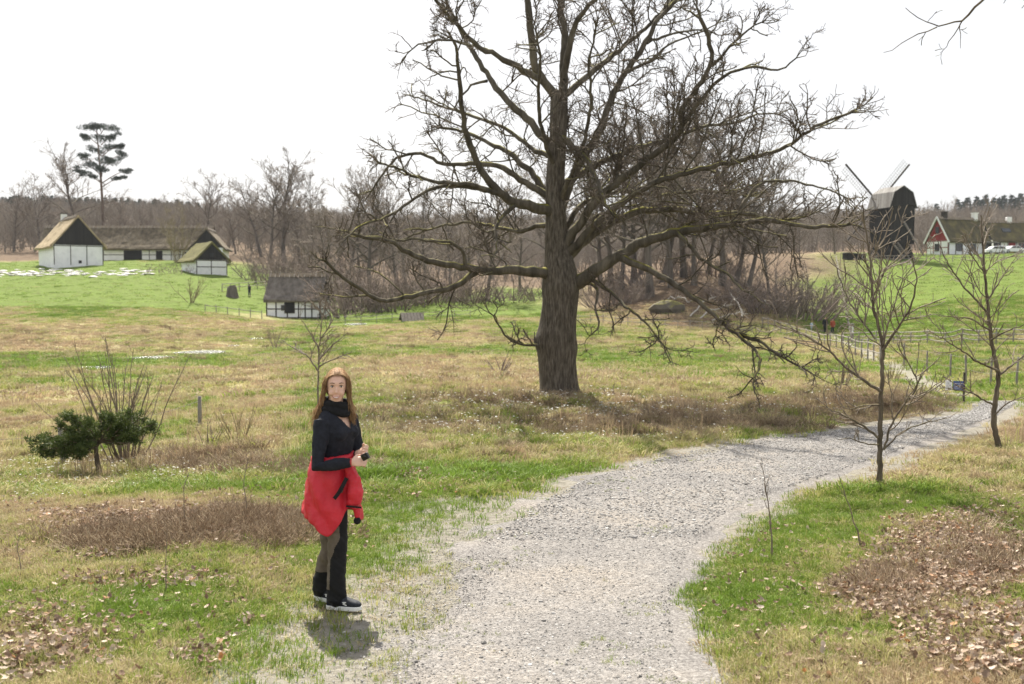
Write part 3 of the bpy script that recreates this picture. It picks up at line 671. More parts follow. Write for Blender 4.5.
# single bushes with their own look
def one_bush(px, py, top, W, n, mat_, seed, label, rmin=.011, name='bush', spec=None, lean=.5):
    b = hit(px, py); z = ground(b.x, b.y); hh = (py-top)*b.y/F; a, c = make_bush(seed, hh, W, n, mat_, rmin, spec, lean)
    t = empty(name, (b.x, b.y, z-.03), 0, label, 'bush'); obj('stems', a, t); obj('crown', c, t); return t
one_bush(178,263,206,5.5,14,M_WILLOW,41,'pale yellowish bare bush in front of the long thatched barn',.02,'willow_bush')
one_bush(191,303,274,2.4,10,M_WILLOW,42,'small round pale bush on the green slope below the farm',.016,'willow_bush')
FSP = [(2.5, .22, 3, 4, .10, .06, .3, .003, .5, .1, .5), (3.0, .4, 3, 3, .12, .05, .2, .0022, .6, .05, .2)]
one_bush(126,462,325,.95,30,M_SAPT,43,'tall fan of bare brown stems growing behind the dwarf pine',.0042,'multistem_shrub',FSP,.62)
one_bush(100,452,372,.8,9,M_BRUSH,44,'sparse bare twigs leaning left behind the dwarf pine',.003,'multistem_shrub',FSP,.7)
one_bush(237,444,398,.5,12,M_WILLOW,45,'low tuft of bare yellowish stems left of the woman',.003,'multistem_shrub',FSP,.55)
one_bush(210,448,415,.4,9,M_BRUSH,46,'low tuft of reddish stems beside the yellowish one left of the woman',.003,'multistem_shrub',FSP,.55)
one_bush(275,350,322,1.1,9,M_BRUSH,47,'small leafless bush in the meadow below the cottage',.008,'multistem_shrub',None,.5)
one_bush(620,402,372,.8,14,M_BRUSH,48,'low bare twiggy shrub in the dry grass right of the oak',.0045,'multistem_shrub',FSP,.6)
one_bush(500,375,350,1.3,14,M_BRUSH,49,'low reddish stems in the meadow left of the oak trunk',.007,'multistem_shrub',FSP,.6)
one_bush(840,390,345,.9,16,M_BRUSH,50,'low bare shrub on the bank behind the first young tree',.005,'multistem_shrub',FSP,.6)
one_bush(890,382,345,.9,16,M_WILLOW,51,'low pale shrub on the bank right of the first young tree',.005,'multistem_shrub',FSP,.6)

# hedge in front of the barn
hd = empty('clipped_hedge', hit(170, 273), 0, 'low brown leafless hedge in front of the thatched barn', 'hedge')
hm, hc = make_bush(60, 1.8, 2.0, 14, M_BRUSH, .02)
for i in range(6):
    p = hit(148+i*9, 274); o = obj('section', hc, hd); o['kind'] = 'stuff'; o.location = Vector((p.x, p.y, ground(p.x, p.y)))-hd.location; o.rotation_euler = (0, 0, i); 

# ------------------------------------------------------------------ pines
def needle_cloud(centers, radii, n, size, flat=.45, seed=1, tri=True):
    g = np.random.default_rng(seed); V = []; 
    for c, r in zip(centers, radii):
        q = g.normal(0, 1, (n, 3)); q /= np.linalg.norm(q, axis=1, keepdims=True); q *= g.random((n, 1))**.45*r; q[:, 2] *= flat
        d = q/(np.linalg.norm(q, axis=1, keepdims=True)+1e-6)+g.normal(0, .55, (n, 3))+np.array([0, 0, .35]); d /= np.linalg.norm(d, axis=1, keepdims=True)
        s = np.cross(d, g.normal(0, 1, (n, 3))); s /= np.linalg.norm(s, axis=1, keepdims=True); L = size*g.uniform(.6, 1.3, (n, 1)); p = q+np.array(c)
        V.append(np.stack([p-s*L*.16, p+s*L*.16, p+d*L], 1).reshape(-1, 3))
    V = np.concatenate(V); return V, np.arange(len(V)).reshape(-1, 3)
# dwarf pine in the left foreground
pb = hit(100, 479); pz = ground(pb.x, pb.y); PK = pb.y/F
dp = empty('dwarf_pine', (pb.x, pb.y, pz-.02), 0, 'stunted dark green pine with flat spreading top on the left slope', 'tree')
L3 = lambda a, b, d=0: np.array([(a-100)*PK, d, (479-b)*PK])
T = Tubes(); T.add(crook((0, 0, -.03), (0, 0, 1), 44*PK, 8, .04), np.linspace(5.5, 3.4, 8)*PK*.55, 8); obj('trunk', T.mesh('trunk', M_SAP), dp)
T = Tubes(); cen = []; rad = []
for a, b, d in ((30,444,.05),(45,450,-.15),(60,440,.25),(62,428,-.1),(82,426,.2),(78,440,-.25),(118,432,.2),(128,424,-.1),(150,432,.1),(110,424,.28),(95,424,-.2),(40,440,.2),(132,436,.25),(70,455,-.2),(55,446,0),(88,436,.05),(60,419,.1),(76,415,-.1),(70,422,.2),(131,417,.05),(140,422,.2),(120,416,-.15),(36,452,.1),(72,462,.15),(48,458,-.1),(145,441,-.1),(104,416,.1),(156,426,0),(90,450,-.3),(118,446,.3)):
    e = L3(a, b, d); s0 = L3(100, 446-abs(a-100)*.05); mid = (s0+e)/2+np.array([0, 0, -.04]); P = resample([s0, mid, e], 7); P[1:-1] += rng.normal(0, .012, (5, 3)); T.add(P, np.linspace(.016, .006, 7), 5)
    for f in (.45, .65, .8, .92, 1.0):
        for _ in range(2): cen.append(s0+(e-s0)*f+rng.normal(0, .035, 3)+np.array([0, 0, .01])); rad.append(.035+.035*rng.random())
obj('limbs', T.mesh('limbs', M_SAP), dp)
V, Fc = needle_cloud(cen, rad, 60, .050, .8, 3); obj('crown', mesh_from('crown', V, Fc, [M_NEEDLE]), dp)
# tall pine above the farm
M_PBARK = bark_mat('pine_bark', [(.06,.045,.035), (.14,.10,.075), (.22,.16,.12)], 0, 2)
b = at(104, 240, 235); b.z = ground(b.x, b.y); _, by_ = project(b); HH = (by_-126)*235/F
tp = empty('tall_pine', b, 0, 'tall lone pine with layered dark crown behind the farm', 'tree'); q_ = 235/F
T = Tubes(); P = crook((0, 0, -.3), (0, 0, 1), HH*.97, 14, .006); P[:, 0] += np.linspace(0, -2*q_, 14); T.add(P, np.linspace(.45, .12, 14), 8); obj('trunk', T.mesh('trunk', M_PBARK), tp)
T = Tubes(); cen = []; rad = []
for a, yy, r_ in ((95,131,2.4),(108,130,2.2),(101,128,2.0),(115,138,1.6),(88,138,1.5),(112,148,2.0),(122,156,1.6),(95,150,2.2),(86,158,2.0),(116,164,2.2),(127,170,1.4),(92,168,2.3),(84,172,1.5),(108,172,1.8),(118,178,1.6),(98,178,1.5),(104,140,2.2),(102,160,1.8),(120,147,1.3)):
    d = rng.uniform(-2.5, 2.5); e = np.array([(a-104)*q_, d, (by_-yy)*q_]); z0 = e[2]-abs(a-104)*q_*.45-.8; s0 = np.array([-.2, 0, z0]); Q = resample([s0, (s0+e)/2+np.array([0, 0, .4]), e], 6); T.add(Q, np.linspace(.14, .05, 6), 5)
    for _ in range(5): cen.append(e+rng.normal(0, 1, 3)*np.array([r_*.5, r_*.5, .35])); rad.append(r_*.55)
obj('limbs', T.mesh('limbs', M_PBARK), tp); V, Fc = needle_cloud(cen, rad, 150, .42, .45, 4); obj('crown', mesh_from('crown', V, Fc, [M_CONIF]), tp)
# skyline conifers
def conifer_mesh(seed, Hh, W, n=1500):
    g = np.random.default_rng(seed); z = g.random(n)**.8; lay = np.round(z*11)/11+g.normal(0, .012, n); rr = W*(1-lay)*(.35+.65*g.random(n)**.5); a = g.random(n)*6.28
    p = np.stack([np.cos(a)*rr, np.sin(a)*rr, Hh*(.1+.9*lay)-rr*.25], 1); d = np.stack([np.cos(a), np.sin(a), -.25+0*a], 1)+g.normal(0, .4, (n, 3)); d /= np.linalg.norm(d, axis=1, keepdims=True)
    s = np.cross(d, g.normal(0, 1, (n, 3))); s /= np.linalg.norm(s, axis=1, keepdims=True); L = Hh*.075*g.uniform(.6, 1.3, (n, 1))
    V = np.stack([p-s*L*.25, p+s*L*.25, p+d*L], 1).reshape(-1, 3); T = Tubes(); T.add(np.array([(0, 0, -.4), (0, 0, Hh*.5), (0, 0, Hh*.97)]), np.array([.2, .12, .03]), 5)
    return mesh_from('crown', V, np.arange(n*3).reshape(-1, 3), [M_CONIF]), T.mesh('trunk', M_GREYB)
CF = [conifer_mesh(71, 12, 3.0), conifer_mesh(72, 12, 2.4), conifer_mesh(73, 12, 3.6)]
SK = [(936,205),(957,201),(967,199),(976,198),(985,197),(993,199),(1003,197),(1011,197),(1020,195),(1029,194),(1038,196),(1048,194),(962,203),(998,200),(1016,199),(981,201)]
SKO = sorted(p[0] for p in SK); ORD = ['single dark conifer on the skyline right of the windmill roof']+['%s dark conifer from the left in the row on the right skyline' % w for w in 'second third fourth fifth sixth seventh eighth ninth tenth eleventh twelfth thirteenth fourteenth fifteenth sixteenth'.split()]
for i, (px, top) in enumerate(SK):
    Y = 470+(i*37 % 60); b = at(px, 230, Y); b.z = ground(b.x, b.y); _, pyb = project(b); hh = (pyb-top)*Y/F
    t = empty('conifer', b, i*1.3, ORD[SKO.index(px)], 'tree', 'conifers on the right skyline'); s = hh/12; t.scale = (s*1.1, s*1.1, s)
    obj('trunk', CF[i % 3][1], t); obj('crown', CF[i % 3][0], t)

# ------------------------------------------------------------------ scattered vegetation (uncountable): instances on points
def scatter(name, protos, P, rz, sc, label, cat=None, tint=None, tilt=None, kindstuff=True, pick=None):
    P = np.asarray(P, np.float32); n = len(P); me = bpy.data.meshes.new(name); me.vertices.add(n); me.vertices.foreach_set('co', P.ravel())
    def attr(nm, ty, data, key):
        a = me.attributes.new(nm, ty, 'POINT'); a.data.foreach_set(key, np.asarray(data).ravel())
    rot = np.zeros((n, 3), np.float32); rot[:, 2] = rz
    if tilt is not None: rot[:, :2] = tilt
    attr('rot', 'FLOAT_VECTOR', rot, 'vector'); attr('scl', 'FLOAT', np.asarray(sc, np.float32), 'value')
    attr('tint', 'FLOAT', np.asarray(tint if tint is not None else RNG.random(n), np.float32), 'value')
    attr('pick', 'INT', (RNG.integers(0, len(protos), n) if pick is None else pick).astype(np.int32), 'value')
    pc = bpy.data.collections.new(name+'_shapes')
    for i, m in enumerate(protos): pc.objects.link(bpy.data.objects.new('%s_shape_%02d' % (name, i), m))
    ng = bpy.data.node_groups.new(name+'_scatter', 'GeometryNodeTree')
    ng.interface.new_socket('Geometry', in_out='INPUT', socket_type='NodeSocketGeometry'); ng.interface.new_socket('Geometry', in_out='OUTPUT', socket_type='NodeSocketGeometry')
    gi = ng.nodes.new('NodeGroupInput'); go = ng.nodes.new('NodeGroupOutput'); m2p = ng.nodes.new('GeometryNodeMeshToPoints'); io = ng.nodes.new('GeometryNodeInstanceOnPoints'); ci = ng.nodes.new('GeometryNodeCollectionInfo')
    ci.inputs['Collection'].default_value = pc; ci.inputs['Separate Children'].default_value = True; ci.inputs['Reset Children'].default_value = True
    io.inputs['Pick Instance'].default_value = True
    def named(nm, ty):
        a = ng.nodes.new('GeometryNodeInputNamedAttribute'); a.data_type = ty; a.inputs['Name'].default_value = nm; return a.outputs['Attribute']
    L = ng.links
    L.new(gi.outputs[0], m2p.inputs['Mesh']); L.new(m2p.outputs[0], io.inputs['Points']); L.new(ci.outputs[0], io.inputs['Instance'])
    e2r = ng.nodes.new('FunctionNodeEulerToRotation'); L.new(named('rot', 'FLOAT_VECTOR'), e2r.inputs[0]); L.new(e2r.outputs[0], io.inputs['Rotation'])
    L.new(named('scl', 'FLOAT'), io.inputs['Scale']); L.new(named('pick', 'INT'), io.inputs['Instance Index']); L.new(io.outputs[0], go.inputs[0])
    o = obj(name, me); md = o.modifiers.new('scatter', 'NODES'); md.node_group = ng
    return tag(o, label, cat, None, 'stuff')
def tint_mat(name, stops, rough=.7, trans=.35, dark=.5):
    """colour by the instance's own tint value: 0..1 along stops; slightly darker at the blade root is left to light"""
    m, t, b = new_mat(name); a = N(t, 'ShaderNodeAttribute', attribute_type='INSTANCER', attribute_name='tint')
    k = len(stops); c = ramp(t, a.outputs['Fac'], [(i/(k-1), s) for i, s in enumerate(stops)])
    oi = N(t, 'ShaderNodeObjectInfo'); hv = N(t, 'ShaderNodeHueSaturation'); mr = N(t, 'ShaderNodeMapRange'); mr.inputs[3].default_value = .72; mr.inputs[4].default_value = 1.28
    t.links.new(oi.outputs['Random'], mr.inputs[0]); t.links.new(mr.outputs[0], hv.inputs['Value']); t.links.new(c, hv.inputs['Color']); c = hv.outputs[0]
    t.links.new(c, b.inputs['Base Color']); b.inputs['Roughness'].default_value = rough; b.inputs['Specular IOR Level'].default_value = .25
    if trans:
        tr_ = N(t, 'ShaderNodeBsdfTranslucent'); t.links.new(c, tr_.inputs[0]); mx = N(t, 'ShaderNodeMixShader'); mx.inputs[0].default_value = trans
        t.links.new(b.outputs[0], mx.inputs[1]); t.links.new(tr_.outputs[0], mx.inputs[2]); t.links.new(mx.outputs[0], t.nodes['Material Output'].inputs[0])
    return m
M_GRASS = tint_mat('grass_blades', [(.36,.27,.17), (.46,.39,.235), (.42,.375,.18), (.32,.325,.10), (.215,.27,.052), (.145,.225,.032)])
M_LEAF = tint_mat('fallen_leaves', [(.12,.075,.05), (.25,.165,.11), (.38,.29,.215), (.54,.45,.37), (.40,.19,.07)], .75, .15)
M_STONE = tint_mat('gravel_stones', [(.10,.095,.09), (.19,.18,.17), (.29,.28,.27), (.40,.385,.37), (.58,.57,.55)], .8, 0)
M_HEATH = tint_mat('heather_twigs', [(.16,.11,.07), (.26,.19,.125), (.38,.30,.20), (.50,.42,.30)], .9, 0)
M_PETAL = tint_mat('anemone_petals', [(.75,.75,.73), (.85,.85,.83)], .6, .3)
def tuft(seed, n, h, spread, wd, lean=.5, bend=.5):
    g = np.random.default_rng(seed); V = []; Fc = []
    for i in range(n):
        a = g.random()*6.28; r = spread*g.random()**.6; x, y = math.cos(a)*r, math.sin(a)*r; hh = h*g.uniform(.45, 1.15); l = lean*g.uniform(.1, 1)*hh; a2 = a+g.normal(0, .8)
        dx, dy = math.cos(a2), math.sin(a2); w_ = wd*g.uniform(.7, 1.3)/2; f = g.random()*3.14; wx, wy = math.cos(f)*w_, math.sin(f)*w_
        m = (x+dx*l*.35, y+dy*l*.35, hh*.6); t_ = (x+dx*l*(1+bend*.4), y+dy*l*(1+bend*.4), hh*(1-.25*bend*g.random())); b = len(V)
        V += [(x-wx, y-wy, -.01), (x+wx, y+wy, -.01), (m[0]-wx*.8, m[1]-wy*.8, m[2]), (m[0]+wx*.8, m[1]+wy*.8, m[2]), t_]; Fc += [(b, b+1, b+3, b+2), (b+2, b+3, b+4)]
    return V, Fc
def tuft_mesh(*a, mat_=None, **k):
    V, Fc = tuft(*a, **k); return mesh_from('tuft', V, Fc, [mat_ or M_GRASS])
def region(n, y0, y1, umax=.60, u0=None):
    Y = np.sqrt(RNG.random(n)*(y1**2-y0**2)+y0**2); u = RNG.uniform(-umax if u0 is None else u0, umax, n); return u*Y, Y
def grass_layer(name, dens, y0, y1, protos, s0, s1, label, edge0=.05, brown_keep=.35, thin=None, tb=0.0):
    area = .60*(y1**2-y0**2); X, Y = region(int(area*dens), y0, y1); Z = Hm(X, Y); g, b, s, pd = zones(X, Y, Z)
    rag_ = (fbm(X*1.7, Y*1.7, 4)-.5)
    rs = X > PC[np.clip(np.searchsorted(PC[:220, 1], Y), 0, 219), 0]; keep = (pd > np.where(rs, -.06+rag_*.4, -.22+rag_*1.0)+edge0) & (RNG.random(len(X)) > b*(1-brown_keep)) & (RNG.random(len(X)) > np.clip(s*.95, 0, .93))
    cl = fbm(X*3.1+5, Y*3.1, 3); keep &= (RNG.random(len(X)) < .35+1.1*cl)
    for qx, qy, qr, qz, rx, rz in POOLS: keep &= np.hypot(X-qx, (Y-qy)*.8) > qr
    if thin is not None: keep &= thin(X, Y, g)
    X, Y, Z, g, b = X[keep], Y[keep], Z[keep], g[keep], b[keep]
    ti = np.clip((g-.38)*1.25+.34+(fbm(X*.7+3, Y*.7, 3)-.5)*1.5+RNG.normal(0, .25, len(g))+tb, 0, 1)
    return scatter(name, protos, np.stack([X, Y, Z], 1), RNG.random(len(X))*6.28, RNG.uniform(s0, s1, len(X))*(.75+.5*fbm(X*.8, Y*.8, 2)), label, 'grass', ti)
near = [tuft_mesh(i, 16, .038, .05, .0042, lean=1.1) for i in range(6)]+[tuft_mesh(9, 10, .07, .03, .0045, lean=.8)]
grass_layer('grass', 620, 4.0, 11.5, near, .7, 1.35, 'short green and straw grass on the near verges')
midt = [tuft_mesh(20+i, 26, .075, .12, .009, lean=1.4) for i in range(6)]
grass_layer('grass', 95, 11.0, 31, midt, .7, 1.5, 'tussocky grass between the path and the oak')
fart = [tuft_mesh(30+i, 34, .13, .42, .030, lean=1.5) for i in range(5)]
grass_layer('meadow_grass', 6.5, 29, 120, fart, .7, 1.5, 'straw and green meadow grass on the valley floor', brown_keep=.8)
hillt = [tuft_mesh(40+i, 26, .22, .9, .06, lean=.9) for i in range(4)]
def hthin(X, Y, g): return g > .45
grass_layer('hill_grass', .45, 118, 200, hillt, .4, .9, 'bright grass on the far pastures', thin=hthin, tb=.1)
mat_t = [tuft_mesh(60+i, 18, .016, .07, .0045, lean=4.5, bend=.1) for i in range(4)]
grass_layer('dead_grass', 330, 4.0, 16, mat_t, .8, 1.5, 'matted straw-coloured dead grass lying on the verges', tb=-.55, brown_keep=.8)
def hummock_mesh(seed):
    V, Fc = tuft(seed, 60, .16, .16, .012, lean=1.3, bend=.9); return mesh_from('hummock', V, Fc, [M_HUM])
M_HUM = tint_mat('hummock_grass', [(.17,.12,.075), (.26,.20,.12), (.38,.32,.18), (.24,.25,.08)], .9, .2)
hums = [hummock_mesh(90+i) for i in range(5)]
X, Y = region(26000, 12, 100); Z = Hm(X, Y); g, b, s, pd = zones(X, Y, Z); fld = fbm(X*.22+4, Y*.22, 3)
kp = (RNG.random(len(X)) < (.25+1.6*np.clip(fld-.45, 0, 1)*2)*sstep(110, 12, Y)**.5*.4) & (pd > .8)
for qx, qy, qr, qz, rx, rz in POOLS: kp &= np.hypot(X-qx, (Y-qy)*.8) > qr
X, Y, Z = X[kp], Y[kp], Z[kp]
scatter('grass_hummocks', hums, np.stack([X, Y, Z-.01], 1), RNG.random(len(X))*6.28, RNG.uniform(.5, 1.3, len(X))*(.55+Y*.016), 'brown tussock hummocks dotting the meadow', 'grass', np.clip(RNG.beta(1.5, 1.8, len(X)), 0, 1))
# dry stalks on the rim round the oak
stalk = [tuft_mesh(50+i, 9, .34, .10, .008, lean=.45) for i in range(4)]
def sthin(X, Y, g): return fbm(X*.5, Y*.5+3, 3) > .54
grass_layer('dry_stalks', 14, 13, 60, stalk, .5, 1.15, 'tall dry stalks standing in the meadow grass', edge0=1.0, thin=sthin, tb=-.5, brown_keep=1)

def leaf_mesh(seed):
    g = np.random.default_rng(seed); n = 9; V = []; L = .044; curl = g.uniform(.3, 1.1)
    for i in range(n):
        t = i/(n-1); wv = (.16+.30*math.sin(math.pi*min(t*1.05, 1))**.8*(1 if i % 2 else .62))*L*.72*(0.15 if i in (0, n-1) else 1)
        x = (t-.5)*L; z = curl*.35*L*(2*t-1)**2+g.normal(0, .0015)
        for s in (-1, 0, 1): V.append((x, s*wv, z+(abs(s)*wv*curl*.7)+.004))
    Fc = []
    for i in range(n-1):
        for j in range(2): a = i*3+j; Fc.append((a, a+1, a+4, a+3))
    return mesh_from('leaf', V, Fc, [M_LEAF], True)
leaves = [leaf_mesh(80+i) for i in range(6)]
nL = 150000; X, Y = region(nL, 4.0, 13.5); Z = Hm(X, Y); g, b, s, pd = zones(X, Y, Z)
lw_ = np.clip(b*1.3-.10, 0, 1)*.8+.05*(fbm(X*1.3, Y*1.3, 3) > .52)+.30*(fbm(X*.8+9, Y*.8, 3) > .60)*(X < -1)
kp = (RNG.random(nL) < lw_) & (pd > .05) & (s < .35)
X, Y, Z = X[kp], Y[kp], Z[kp]; tl = RNG.normal(0, .45, (len(X), 2))
scatter('fallen_leaves', leaves, np.stack([X, Y, Z+.012+RNG.random(len(X))*.03], 1), RNG.random(len(X))*6.28, RNG.uniform(.6, 1.25, len(X)), 'brown fallen oak leaves lying in the grass', 'leaf litter', np.clip(RNG.beta(1.6, 1.7, len(X)), 0, 1), tl)
nL = 60000; X, Y = region(nL, 13, 34); Z = Hm(X, Y); g, b, s, pd = zones(X, Y, Z); kp = (RNG.random(nL) < np.clip(b*1.1-.15, 0, 1)*.5+.02) & (pd > .2); X, Y, Z = X[kp], Y[kp], Z[kp]
scatter('fallen_leaves', leaves, np.stack([X, Y, Z+.03], 1), RNG.random(len(X))*6.28, RNG.uniform(.8, 1.6, len(X)), 'brown leaf litter on the rim around the oak', 'leaf litter', np.clip(RNG.beta(1.6, 2.2, len(X)), 0, 1), RNG.normal(0, .5, (len(X), 2)))

def stone_mesh(seed):
    bm = bmesh.new(); bmesh.ops.create_icosphere(bm, subdivisions=1, radius=1); g = random.Random(seed)
    for v in bm.verts: v.co = Vector((v.co.x*g.uniform(.8, 1.2), v.co.y*g.uniform(.6, .95), v.co.z*g.uniform(.45, .75)))
    me = bpy.data.meshes.new('stone'); bm.to_mesh(me); bm.free(); me.materials.append(M_STONE); return me
stones = [stone_mesh(i) for i in range(6)]
def path_pts(n, y0, y1, p=0.0):
    kk = RNG.integers(0, K-1, n*3); f = RNG.random(n*3); s = RNG.uniform(-p, 1, n*3); a = PL[kk]*(1-f[:, None])+PL[kk+1]*f[:, None]; c = PR[kk]*(1-f[:, None])+PR[kk+1]*f[:, None]; q = a*(1-s[:, None])+c*s[:, None]
    m = (q[:, 1] > y0) & (q[:, 1] < y1); q = q[m][:n]; return q[:, 0], q[:, 1], np.minimum(s[m][:n], 1-s[m][:n])
X, Y, e = path_pts(110000, 3.8, 9.5, .4); pdd = path_d(X, Y); kp = (RNG.random(len(X)) < np.clip(.95-1.25*(pdd+.15), 0, .95)**1.5) & ((X < .3) | (pdd < -.1)); X, Y = X[kp], Y[kp]
size = .0042*np.exp(RNG.normal(0, .42, len(X)))
scatter('loose_gravel', stones, np.stack([X, Y, np.where(path_d(X, Y) < -.1, H(X, Y)+.0235, Hm(X, Y)+.006)+size*.2], 1), RNG.random(len(X))*6.28, size, 'loose grey and white gravel stones on the path', 'gravel', np.clip(RNG.beta(1.5, 1.9, len(X)), 0, 1), RNG.normal(0, .3, (len(X), 2)))
X, Y, e = path_pts(40000, 9, 24); kp = (path_d(X, Y) < -.2); X, Y = X[kp], Y[kp]; size = .0085*np.exp(RNG.normal(0, .35, len(X)))
scatter('loose_gravel', stones, np.stack([X, Y, H(X, Y)+.024+size*.2], 1), RNG.random(len(X))*6.28, size, 'loose gravel further along the path', 'gravel', np.clip(RNG.beta(1.6, 1.8, len(X)), 0, 1))
# grass tufts creeping onto the path
X, Y, e = path_pts(9000, 4.0, 14); kp = (fbm(X*1.6+2, Y*1.6, 3) > .62) & (RNG.random(len(X)) < .55-e*1.2+.1*(X < -.4)); X, Y = X[kp], Y[kp]
scatter('path_weeds', near, np.stack([X, Y, H(X, Y)+.02], 1), RNG.random(len(X))*6.28, RNG.uniform(.35, .7, len(X)), 'small weeds growing in the gravel path', 'weeds', np.clip(.75+RNG.normal(0, .15, len(X)), 0, 1))

# heather and brush patches
def heath_mesh(seed):
    g = np.random.default_rng(seed); T = Tubes()
    for i in range(46):
        a = g.random()*6.28; q = g.random()**.5; p = np.array([math.cos(a)*q*.10, math.sin(a)*q*.10, -.01]); d = np.array([math.cos(a)*q*1.3+g.normal(0, .4), math.sin(a)*q*1.3+g.normal(0, .4), .75]); d /= np.linalg.norm(d); L = g.uniform(.05, .17)
        P = [p]; 
        for _ in range(3): d = d+g.normal(0, .3, 3); d /= np.linalg.norm(d); P.append(P[-1]+d*L/3)
        T.add(P, np.linspace(.0028, .0014, 4), 3)
    return T.mesh('heath', M_HEATH)
heath = [heath_mesh(i) for i in range(5)]
HP = [(150,538,90,12,240,''),(240,524,75,14,300,''),(280,540,40,9,80,''),(180,532,125,15,60,'brown heather patch left of the woman'),(120,545,60,9,150,''),(200,464,105,12,420,''),(690,412,100,11,450,''),(860,402,90,15,650,''),(480,402,140,9,420,''),(760,427,120,8,420,''),(620,428,150,8,350,''),(420,430,120,14,250,''),(330,470,60,10,80,''),(965,555,75,30,60,''),(890,585,50,18,60,''),(1010,560,40,40,50,''),(905,405,45,10,300,'')]
XX = []; 
for cx, cy, rx, ry, n, _ in HP:
    g = RNG.normal(0, .5, (n, 2)); 
    for i in range(0, n):
        pxl, pyl = cx+g[i, 0]*rx, cy+g[i, 1]*ry; XX.append((pxl, pyl))
XX = np.array(XX)
def hits(px, py):
    out = np.zeros((len(px), 2))
    for i in range(0, len(px), 40):
        a = px[i:i+40]; bb = py[i:i+40]; dx = (a-512)/F; u_ = (342-bb)/F; dy = CP+u_*SP; dz = -SP+u_*CP; tt = np.exp(np.linspace(math.log(3.5), math.log(60), 260))
        Xr = (dx/dy)[:, None]*tt; Yr = np.broadcast_to(tt, Xr.shape); Zr = (dz/dy)[:, None]*tt; hh = H(Xr, Yr); kx = np.argmax(Zr < hh, axis=1); out[i:i+40, 0] = Xr[np.arange(len(a)), kx]; out[i:i+40, 1] = Yr[np.arange(len(a)), kx]
    return out
hp = hits(XX[:, 0], XX[:, 1]); kp = path_d(hp[:, 0], hp[:, 1]) > .15; hp = hp[kp]
scatter('heather_brush', heath, np.c_[hp, Hm(hp[:, 0], hp[:, 1])], RNG.random(len(hp))*6.28, RNG.uniform(.55, 1.15, len(hp))*(.75+.035*hp[:, 1]), 'brown dead heather and bramble twigs in patches', 'heather', np.clip(RNG.beta(1.5, 2, len(hp)), 0, 1))

# white wood anemones
def flower_mesh():
    V = [(0, 0, .07)]; n = 12
    for i in range(n): a = i*6.283/n; r = .016 if i % 2 else .008; V.append((math.cos(a)*r, math.sin(a)*r, .076))
    Fc = [(0, i+1, (i+1) % n+1) for i in range(n)]; return mesh_from('flower', V, Fc, [M_PETAL])
fl = [flower_mesh()]
FP = [(520,408,150,9,520),(690,415,130,12,420),(70,470,100,12,260),(60,490,60,12,80),(170,478,60,10,80),(470,430,160,12,300),(850,395,90,16,200),(620,440,120,8,120)]
A = np.concatenate([np.c_[cx+RNG.normal(0, .5, n)*rx, cy+RNG.normal(0, .5, n)*ry] for cx, cy, rx, ry, n in FP]); fp = hits(A[:, 0], A[:, 1]); fp = fp[(path_d(fp[:, 0], fp[:, 1]) > .3) & (fp[:, 1] < 40)]
scatter('wood_anemones', fl, np.c_[fp, Hm(fp[:, 0], fp[:, 1])], RNG.random(len(fp))*6.28, RNG.uniform(.7, 1.3, len(fp))*np.clip(fp[:, 1]/14, .7, 1.7), 'tiny white spring flowers dotted in the grass', 'flowers')

# far bare wood on the ridge (one mass)
WSP = [(.9, .40, 3, 4, .16, .06, .1, .035, .7, 1.0, 4.5), (1.1, .5, 3, 3, .18, .06, .1, .028, .7, .8, 2.2)]
WP = []
for sd, Hh, sp_, nl in ((91, 12, 4.2, 13), (92, 13, 3.6, 12), (93, 11, 4.6, 14), (94, 9, 4.5, 13)):
    T, LB, TW = make_bare(sd, Hh, sp_, .16, nl, WSP, .08, .12)
    for tb_ in (LB, TW):
        for g, L in tb_.g.items(): T.g.setdefault(g, []).extend(L)
    WP.append(T.mesh('tree', M_WOOD))
for c, t in CF[:2]: WP.append(c)
n = 9000; X, Y = region(n, 205, 600, .62); px, _ = project(np.stack([X, Y, H(X, Y)], -1))
kp = ~((px > 815) & (Y < 245)) & ~((px < 250) & (Y < 222)) & ~((px < 110) & (Y < 232)) & ~((px > 255) & (px < 560) & (Y < 212)); X, Y, px = X[kp], Y[kp], px[kp]
pk = RNG.integers(0, 4, len(X)); con = (px < 200) & (Y > 430) & (RNG.random(len(X)) < .30); pk[con] = RNG.integers(4, 6, con.sum())
scatter('far_wood', WP, np.stack([X, Y, Hm(X, Y)-.4], 1), RNG.random(len(X))*6.28, RNG.uniform(.7, 1.1, len(X)), 'brown leafless wood covering the ridge behind the valley', 'wood', pick=pk)

# ------------------------------------------------------------------ the woman
M_SKIN = mat('skin', [(.64,.40,.30), (.68,.44,.335)], 14, .5, bs=.08, bd=.002, spec=.4)
M_KNIT = mat('navy_knit', [(.008,.009,.014), (.018,.02,.03)], 40, .85, bs=.4, bd=.004, bscale=160)
M_SCARF = mat('black_fleece', [(.006,.006,.007), (.014,.014,.016)], 40, .95, bs=.6, bd=.006, bscale=120)
M_RED = mat('red_shell_fabric', [(.48,.010,.024), (.62,.020,.040)], 5, .5, bs=.6, bd=.022, bscale=16, spec=.45)
M_TAUPE = mat('taupe_trouser', [(.10,.080,.060), (.16,.13,.10)], 18, .8, bs=.3, bd=.006, bscale=30)
M_BLACKT = mat('black_trouser_panel', [(.005,.005,.006), (.012,.012,.013)], 18, .8, bs=.3, bd=.006, bscale=30)
M_SHOE = mat('black_shoe_mesh', [(.010,.012,.018), (.028,.032,.042)], 60, .7, bs=.5, bd=.003, bscale=220)
M_SOLE = mat('white_rubber', [(.74,.74,.72), (.84,.84,.82)], 20, .6, bs=.2, bd=.003)
